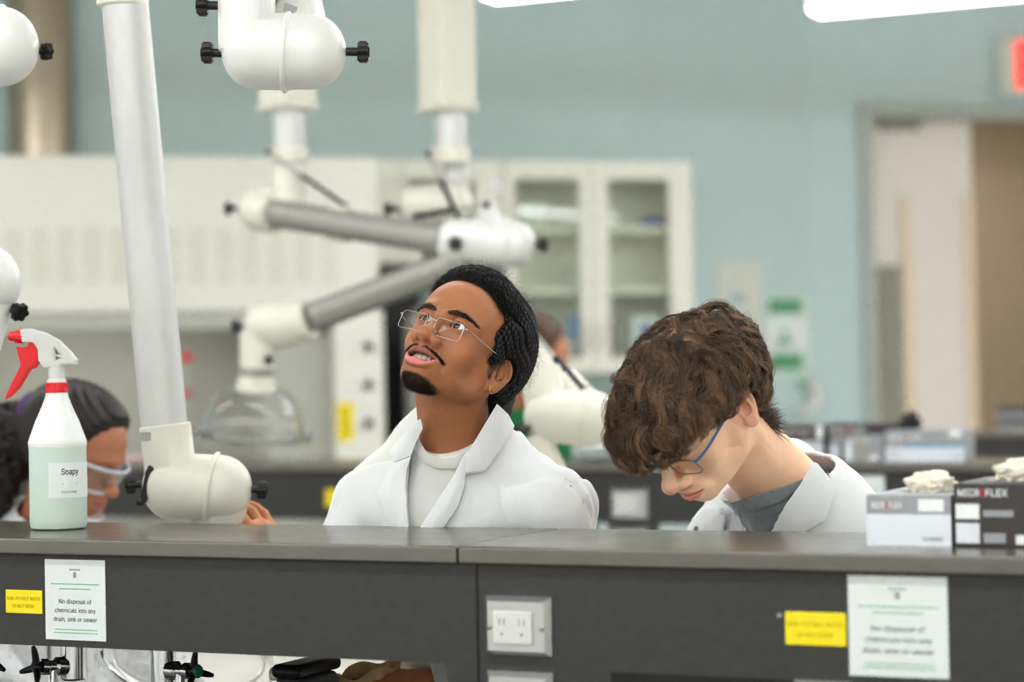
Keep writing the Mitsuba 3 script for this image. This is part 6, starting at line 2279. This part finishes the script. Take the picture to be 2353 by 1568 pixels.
part(S, 'head', flat([(56, 754), (78, 752), (112, 762), (142, 780), (168, 806), (183, 826), (181, 836), (158, 836), (148, 838), (140, 846), (108, 842), (97, 826), (96, 800), (84, 784), (60, 782)], 0.030, 0.004,
                     holes=[[(136, 800), (150, 815), (136, 812)], [(136, 816), (152, 820), (137, 826)]]), PLAS)
part(S, 'head_rib', flat([(100, 792), (134, 794), (134, 799), (100, 797)], 0.033, 0.001), PLAS)
part(S, 'head_rib', flat([(62, 776), (84, 776), (100, 784), (100, 788), (82, 783), (62, 781)], 0.034, 0.001), PLAS)
part(S, 'trigger', flat([(80, 768), (92, 764), (99, 772), (99, 826), (88, 842), (76, 846), (64, 866), (50, 888), (32, 906), (18, 913), (20, 904), (34, 876), (47, 852), (55, 836), (50, 815), (45, 793), (58, 795), (70, 794), (76, 782)], 0.022, 0.004), RED)
part(S, 'nozzle', moved(lathe([(0, 0), (8 * sS, 0), (11 * sS, 3 * sS), (12 * sS, 14 * sS), (15 * sS, 16 * sS), (15.5 * sS, 33 * sS), (0, 33 * sS)], 24), MS @ along(V((26 - 135) * sS, 0, bz(768)), V((60 - 135) * sS, 0, bz(771)))), RED)
part(S, 'pin', moved(ball(((89 - 135) * sS, -0.0125, bz(777)), (6 * sS, 0.003, 6 * sS), 2), MS), PLAS)
# label wrapped round the right-hand side
Rl = 65.4 * sS


def wrap(m, a0):
    """bend a flat mesh (x along, y up, z outward) round the bottle; a0: angle of x = 0 from the front towards the right"""
    v = np.array(m.vertices)
    a = a0 + v[:, 0] / Rl
    r = Rl + v[:, 2]
    return trimesh.Trimesh(np.stack([np.sin(a) * r, -np.cos(a) * r, v[:, 1]], 1), m.faces, process=False)


g = [box3(i * 0.004, (i + 1) * 0.004, bz(1140), bz(1060), 0, 0.0004) for i in range(24)]
part(S, 'label', moved(wrap(cat(g), math.radians(-7)), MS), PAPER, smooth=30, label='white label reading Soapy')
for s, y, h, x0, wd in (('Soapy', 1087, 0.0095, 0.020, 0.030), ('Use to clean', 1129, 0.0042, 0.020, 0.026)):
    t = text(s, h, np.eye(4), 0.0003, s == 'Soapy', False, wd)
    t.apply_translation((x0, bz(y), 0.0004))
    part(S, 'lettering', moved(wrap(t, math.radians(-7)), MS), INK, smooth=False)
t = box3(0.022, 0.046, bz(1108) - 0.0008, bz(1108) + 0.0008, 0.0004, 0.0007)
part(S, 'small_print', moved(wrap(t, math.radians(-7)), MS), INKL, smooth=False)

# ---------------------------------------------------------------- service taps under the near shelf
TAPG = mat('green_plastic', (24, 92, 80), 0.35)


def tap(label, x, ybot, rpx, side, yv, disc, dd):
    k = thing('service_tap', label, 'tap')
    c = P(x, yv, dd)
    zb_ = P(x, ybot, dd)[2]
    r = rpx * dd / FPX
    part(k, 'barrel', lathe([(0, zb_), (r - 0.003, zb_), (r, zb_ + 0.003), (r, ZS - 0.03), (0, ZS - 0.03)], 36).apply_translation(V(c[0], c[1], 0)), CHROME)
    s = side
    body = c + V(0, -0.004, 0)
    end = P(x + s * 95, yv + 4, dd - 0.05)
    part(k, 'valve_body', moved(lathe([(0, 0), (0.012, 0), (0.012, 0.012), (0.015, 0.014), (0.015, 0.030), (0.010, 0.034), (0.010, 0.044), (0.013, 0.047), (0.013, 0.058), (0, 0.060)], 28), along(body, end)), CHROME)
    noz = body + unit(end - body) * 0.036
    part(k, 'nozzle', cat([cyl(noz, noz + V(0, -0.008, -0.045), 0.0085, 18), cyl(noz + V(0, -0.006, -0.035), noz + V(0, -0.014, -0.08), 0.0055, 16)]), CHROME)
    h = body + unit(end - body) * 0.066
    ax = unit(end - body)
    M = along(h - ax * 0.006, h + ax)
    hub = part(k, 'handle', moved(lathe([(0, 0), (0.009, 0), (0.010, 0.006), (0.007, 0.012), (0, 0.012)], 20), M), BLK)
    for i in range(3):
        a = math.radians(90 + 120 * i + 12 * s)
        dr = M[:3, 0] * math.cos(a) + M[:3, 1] * math.sin(a)
        w = M[:3, 2]
        p0 = h
        pts_ = [p0, p0 + dr * 0.016 + w * 0.003, p0 + dr * 0.034 + w * 0.010]
        part(hub, 'blade', tube(bezier(pts_, 8), [0.006, 0.0062, 0.006, 0.0057, 0.0054, 0.005, 0.0042, 0.003], 10), BLK, smooth=True)
    if disc:
        part(hub, 'disc', moved(lathe([(0, 0.010), (0.010, 0.010), (0.011, 0.013), (0.009, 0.016), (0, 0.0165)], 24), M), TAPG, label='dark green index disc')


tap('chrome service tap with black handle pointing left under the near shelf', 169, 1562, 31, -1, 1530, False, 3.52)
tap('chrome service tap with green disc pointing right under the near shelf', 375, 1640, 29, 1, 1540, True, 3.46)
k_ = thing('tap_handle', 'dark blade of a tap handle at the very left edge under the near shelf', 'tap')
part(k_, 'blade', tube(bezier([P(-30, 1505, 3.55), P(-8, 1528, 3.55), P(12, 1542, 3.55)], 8), [0.007, 0.007, 0.0065, 0.006, 0.0055, 0.005, 0.004, 0.003], 10), BLK, smooth=True)
part(k_, 'stem', cyl(P(-32, 1500, 3.55), V(*P(-32, 1500, 3.55)[:2], ZS - 0.03), 0.008, 12), CHROME)

k_ = thing('hot_plate', 'dark grey laboratory hot plate with white knob standing under the near shelf', 'hot plate')
u0, u1 = b1.uz(628, 1550, 0.2)[0], b1.uz(692, 1550, 0.2)[0]
zt = b1.uz(700, 1528, 0.2)[1]
hw, hc_ = u1 - u0, (u0 + u1) / 2
part(k_, 'housing', onbench(b1, rbox(hw, 0.13, zt - 0.025 - 0.93, 0.012, 3, (hc_, 0.26, 0.001 + (0.93 + zt - 0.025) / 2))), mat('dark_grey_enamel', (70, 72, 74), 0.35))
part(k_, 'plate', onbench(b1, rbox(hw * 1.05, 0.14, 0.022, 0.010, 3, (hc_, 0.26, zt - 0.012))), BLK)
part(k_, 'knob', onbench(b1, lathe([(0, 0), (0.011, 0), (0.010, 0.014), (0, 0.014)], 20).apply_transform(frame(V(u0 - 0.0005, 0.22, zt - 0.02), V(0, 1, 0), V(0, 0, 1), V(-1, 0, 0)))), PLAS)

# ---------------------------------------------------------------- paper bag in the hand
KRAFT = mat('kraft_paper', mikit.proc(lambda p, n, uv: mikit.mix((0.50, 0.33, 0.18), (0.62, 0.44, 0.26), mikit.fbm(p.x * 120, p.y * 120, p.z * 120))), 0.8, spec=0.2)
BROWN = mat('brown_granules', (92, 58, 36), 0.7)
kbag = thing('paper_bag', 'open brown paper bag held in the hand under the near shelf', 'paper bag')
cb = P(845, 1600, 3.53)
n_ = 56
an = np.linspace(0, 2 * math.pi, n_, endpoint=False)
rows = []
for i, t in enumerate(np.linspace(0, 1, 14)):
    r = 0.046 + 0.006 * t + 0.004 * np.sin(an * 5 + 1.3) + 0.003 * np.sin(an * 9 + i * 0.5)
    top = 0.045 + 0.012 * np.cos(an - 0.4) + 0.006 * np.sin(an * 4)
    rows.append(np.stack([np.cos(an) * r * 0.95, np.sin(an) * r * 0.75, -0.06 + (0.06 + top) * t], 1))
vv = np.vstack(rows)
i, j = np.meshgrid(np.arange(13), np.arange(n_), indexing='ij')
qd = np.stack([i * n_ + j, i * n_ + (j + 1) % n_, (i + 1) * n_ + (j + 1) % n_, (i + 1) * n_ + j], -1).reshape(-1, 4)
part(kbag, 'wall', trimesh.Trimesh(vv + cb, np.vstack([qd[:, [0, 1, 2]], qd[:, [0, 2, 3]]]), process=False), KRAFT, smooth=True)
part(kbag, 'contents', crumple(cb + V(0, 0, 0.012), (0.040, 0.032, 0.02), 11, 4, 0.4), BROWN, smooth=True)
fl = sg.Polygon([(0, 0), (0.055, -0.004), (0.066, 0.012), (0.05, 0.018), (0.024, 0.036), (0.012, 0.022)])
fm = extrude(fl, 0.0012)
fm = fm.subdivide().subdivide()
fm.vertices[:, 2] += 0.006 * np.sin(fm.vertices[:, 0] * 110) + 0.1 * fm.vertices[:, 1]
part(kbag, 'flap', moved(fm, frame(P(912, 1566, 3.60), RT, UP, np.cross(RT, UP))), KRAFT, smooth=40)
# ---------------------------------------------------------------- the two people further back
K0 = dict(open=0.0, smile=0.0, mz=-0.049, mw=0.023, lip=0.0055, nosew=0.0145, nosey=0.0, chiny=0.073, chinz=-0.070, facew=0.054, lidu=0.004, lidl=0.003, fold=0.015)


def look_frame(fwd, tilt=0.0):
    f = unit(fwd)
    r = unit(np.cross(f, V(math.sin(tilt), 0, math.cos(tilt))))
    return np.stack([r, f, np.cross(r, f)], 1)


def back_person(key, R, t, neck, sh, chest, crad, arms, skin, hairc, hair_sdf, lo, hi, coat, coatm, coatname, coatlabel, hairlabel):
    """head with neck, torso with arms, garment and hair of a person far out of focus"""
    nb = (neck - t) @ R

    def body(p):
        s = head_sdf(p, K0)
        s = su(s, s_cap(p, V(0, -0.024, -0.02), nb, 0.050, 0.056), 0.022)
        return np.maximum(s, (p - nb) @ unit(nb - V(0, -0.024, -0.02)).astype(np.float32))
    h = surface(body, np.minimum(V(-0.105, -0.14, -0.13), nb - 0.09), np.maximum(V(0.105, 0.135, 0.145), nb + 0.09), 0.003)
    vv = np.array(h.vertices)
    col = np.tile(srgb_l(skin), (len(vv), 1)) * (meshkit.fbm(vv * 70, 3, 5)[:, None] * 0.14 + 0.92)
    col = blend(col, 0.7 * lipmask(vv, K0, True), (150, 84, 78))
    col = blend(col, 0.7 * lipmask(vv, K0, False), (158, 90, 84))
    X = unit((sh[0] - sh[1]) * V(1, 1, 0))
    RT_ = np.stack([X, np.cross(V(0, 0, 1), X), V(0, 0, 1)], 1)

    def garment(p, grow=0.010):
        q = p.astype(float)
        s = s_ell(q, chest, crad, RT_)
        s = su(s, s_cap(q, sh[0], sh[1], 0.052, 0.052), 0.06)
        for s_ in sh:
            s = su(s, s_cap(q, neck + V(0, 0, -0.01), s_ * 0.7 + neck * 0.3, 0.045, 0.044), 0.05)
        for a in arms:
            s = su(s, s_path(q, a[:3], [0.055, 0.048, 0.04]), 0.02)
        return s - grow - folds(p, 5) * 0.4
    allp = np.array(list(sh) + [chest - V(*crad), chest + V(*crad)] + [x for a in arms for x in a])
    g0, g1 = allp.min(0) - 0.09, allp.max(0) + 0.11

    def shell(p):
        s = garment(p)
        s = np.maximum(s, -(s + 0.008))
        return ss(s, s_cap(p.astype(float), neck, neck + unit(R @ (V(0, -0.024, -0.02)) + t - neck) * 0.14, 0.064, 0.07), 0.004)
    part(key, coatname, surface(shell, g0, g1, 0.007), coatm, smooth=True, label=coatlabel)
    parts, cols = [to_world(h, R, t)], [col]
    tb = surface(lambda p: garment(p, -0.010), g0, g1, 0.014)
    parts.append(tb)
    cols.append(np.tile(srgb_l(skin), (len(tb.vertices), 1)))
    for a in arms:
        if len(a) > 3:
            hm_ = hand_mesh(hand_frame(a[2], a[3] - a[2], V(0, -0.2, 1)), step=0.004)
            parts.append(hm_)
            cols.append(np.tile(srgb_l(skin), (len(hm_.vertices), 1)))
    part(key, 'body', cat(parts), 'mat_skin', smooth=True, color=np.vstack(cols))
    hm_ = surface(hair_sdf, lo, hi, 0.0042)
    part(key, 'hair', to_world(hm_, R, t), 'mat_dark_hair', smooth=True, color=hcol(hm_, hairc, 0.3), label=hairlabel)
    for sd in (-1, 1):
        m, c = eye_mesh(sd, (0, 1, -0.3))
        part(key, 'eye', to_world(m, R, t), 'mat_eye', smooth=True, color=c)


# woman at the left behind the spray bottle
R3 = look_frame(V(0.84, -0.32, -0.46))
t3 = P(166, 1058, 4.36)


def hair3(p):
    d, r, th, ph = dirs_of(p)
    w = th - np.interp(ph, np.radians([0, 40, 70, 100, 125, 150, 180]), np.radians([27, 31, 38, 46, 56, 78, 102]))
    T_ = np.where(w < 0, -0.006, 0.005 + 0.020 * smooth01(0, 0.35, w))
    s = (r - skull_r(d) - T_) * 0.75
    s = np.maximum(s, -(p[:, 2] + 0.085))
    bun = s_ell(p, V(0.0, -0.125, -0.005), (0.060, 0.055, 0.075))
    tail = s_path(p, [V(0.0, -0.135, 0.0), V(0.0, -0.150, -0.10), V(0.0, -0.13, -0.20)], [0.06, 0.06, 0.03])
    lump = 0.020 * (meshkit.noise(p * 55, 2) - 0.45) + 0.010 * (meshkit.noise(p * 120, 3) - 0.45)
    s = su(s, np.minimum(bun, tail) - lump, 0.012)
    return s + 0.0015 * np.sin(p[:, 2] * 420 + p[:, 1] * 200)


PERSON3 = thing('person', 'woman with dark curly ponytail, clear goggles and white coat behind the spray bottle', 'person')
back_person(PERSON3, R3, t3, P(112, 1190, 4.44), (P(-62, 1290, 4.52), P(238, 1300, 4.34)), P(95, 1480, 4.50), (0.19, 0.13, 0.30),
            [(P(238, 1300, 4.34), P(330, 1500, 4.20), P(420, 1600, 4.05), P(470, 1620, 4.02)), (P(-62, 1290, 4.52), P(-40, 1520, 4.30), P(60, 1640, 4.12), P(120, 1650, 4.10))],
            (164, 104, 76), (24, 17, 16), hair3, (-0.115, -0.23, -0.25), (0.115, 0.12, 0.16), None, CLOTH, 'lab_coat', 'white lab coat', 'dark curly hair in a ponytail')
pc = R3 @ V(0.0, -0.105, 0.035) + t3
part(PERSON3, 'scrunchie', torus(P(72, 948, 4.38), R3[:, 1] + 0.3 * R3[:, 2], 0.030, 0.013), mat('purple_fabric', (74, 40, 104), 0.8), smooth=True, label='purple scrunchie')
gg = thing('safety_goggles', 'clear safety goggles worn by the woman behind the spray bottle', 'goggles')
o = []
for i, y in enumerate((0.0, 1.0)):
    a = np.linspace(-1.15, 1.15, 28)
    for z in (-0.022, 0.030):
        o.append(np.stack([np.sin(a) * (0.074 + 0.004 * y), 0.035 + np.cos(a) * (0.072 + 0.008 * y) - (0.010 if z < 0 else 0), np.full(28, z)], 1))
A_, B_ = o[2], o[3]
vv = np.vstack([A_, B_])
i = np.arange(27)
part(gg, 'lens', to_world(trimesh.Trimesh(vv, np.vstack([np.stack([i, i + 1, i + 29], 1), np.stack([i, i + 29, i + 28], 1)]), process=False), R3, t3), 'mat_pane', smooth=True)
FOGP = mat('clear_grey_rubber', (176, 184, 198), 0.4)
for z, rr_ in ((A_, 0.004), (B_, 0.004)):
    part(gg, 'rim', to_world(tube(z, rr_, 8), R3, t3), FOGP, smooth=True)
for sx in (0, -1):
    part(gg, 'side_shield', to_world(tube(np.linspace(A_[sx], B_[sx], 6), 0.006, 8), R3, t3), FOGP, smooth=True)
    mid_ = (A_[sx] + B_[sx]) / 2
    part(gg, 'strap', to_world(tube(bezier([mid_, mid_ + V(0.006 * np.sign(mid_[0]), -0.05, 0.004), V(0.083 * np.sign(mid_[0]), -0.03, 0.012)], 10), 0.004, 6), R3, t3), FOGP, smooth=True)
a = np.linspace(-1.2, 1.2, 20)
rows = [np.stack([np.sin(a) * (0.052 - 0.012 * k), 0.045 + np.cos(a) * (0.068 - 0.010 * k), np.full(20, -0.075 - 0.014 * k)], 1) for k in range(3)]
vv = np.vstack(rows)
i, j = np.meshgrid(np.arange(2), np.arange(19), indexing='ij')
qd = np.stack([i * 20 + j, i * 20 + j + 1, (i + 1) * 20 + j + 1, (i + 1) * 20 + j], -1).reshape(-1, 4)
part(PERSON3, 'face_mask', to_world(trimesh.Trimesh(vv, np.vstack([qd[:, [0, 1, 2]], qd[:, [0, 2, 3]]]), process=False), R3, t3), CLOTH, smooth=True, label='white mask pulled below the chin')

# person behind the head of the man looking up
R4 = look_frame(V(0.88, 0.22, -0.42))
t4 = P(1222, 838, 6.62)


def hair4(p):
    d, r, th, ph = dirs_of(p)
    w = th - np.interp(ph, np.radians([0, 40, 70, 100, 125, 140, 180]), np.radians([44, 48, 56, 66, 84, 100, 118]))
    T_ = np.where(w < 0, -0.006, 0.006 + 0.014 * smooth01(0, 0.5, w)) + 0.004 * (meshkit.noise(p * 60, 4) - 0.5)
    s = (r - skull_r(d) - T_) * 0.75
    return np.maximum(s, -(p[:, 2] + 0.10))


PERSON4 = thing('person', 'brown-haired person in a green top, mostly hidden behind the man looking up', 'person')
back_person(PERSON4, R4, t4, P(1200, 935, 6.66), (P(1120, 1010, 6.75), P(1262, 1030, 6.56)), P(1195, 1150, 6.72), (0.18, 0.12, 0.30),
            [(P(1262, 1030, 6.56), P(1300, 1160, 6.60), P(1340, 1230, 6.68))], (176, 118, 88), (74, 47, 30), hair4, (-0.11, -0.15, -0.11), (0.11, 0.12, 0.165), None,
            mat('green_jersey', (34, 110, 66), 0.85, spec=0.1), 'shirt', 'green top', 'brown hair')
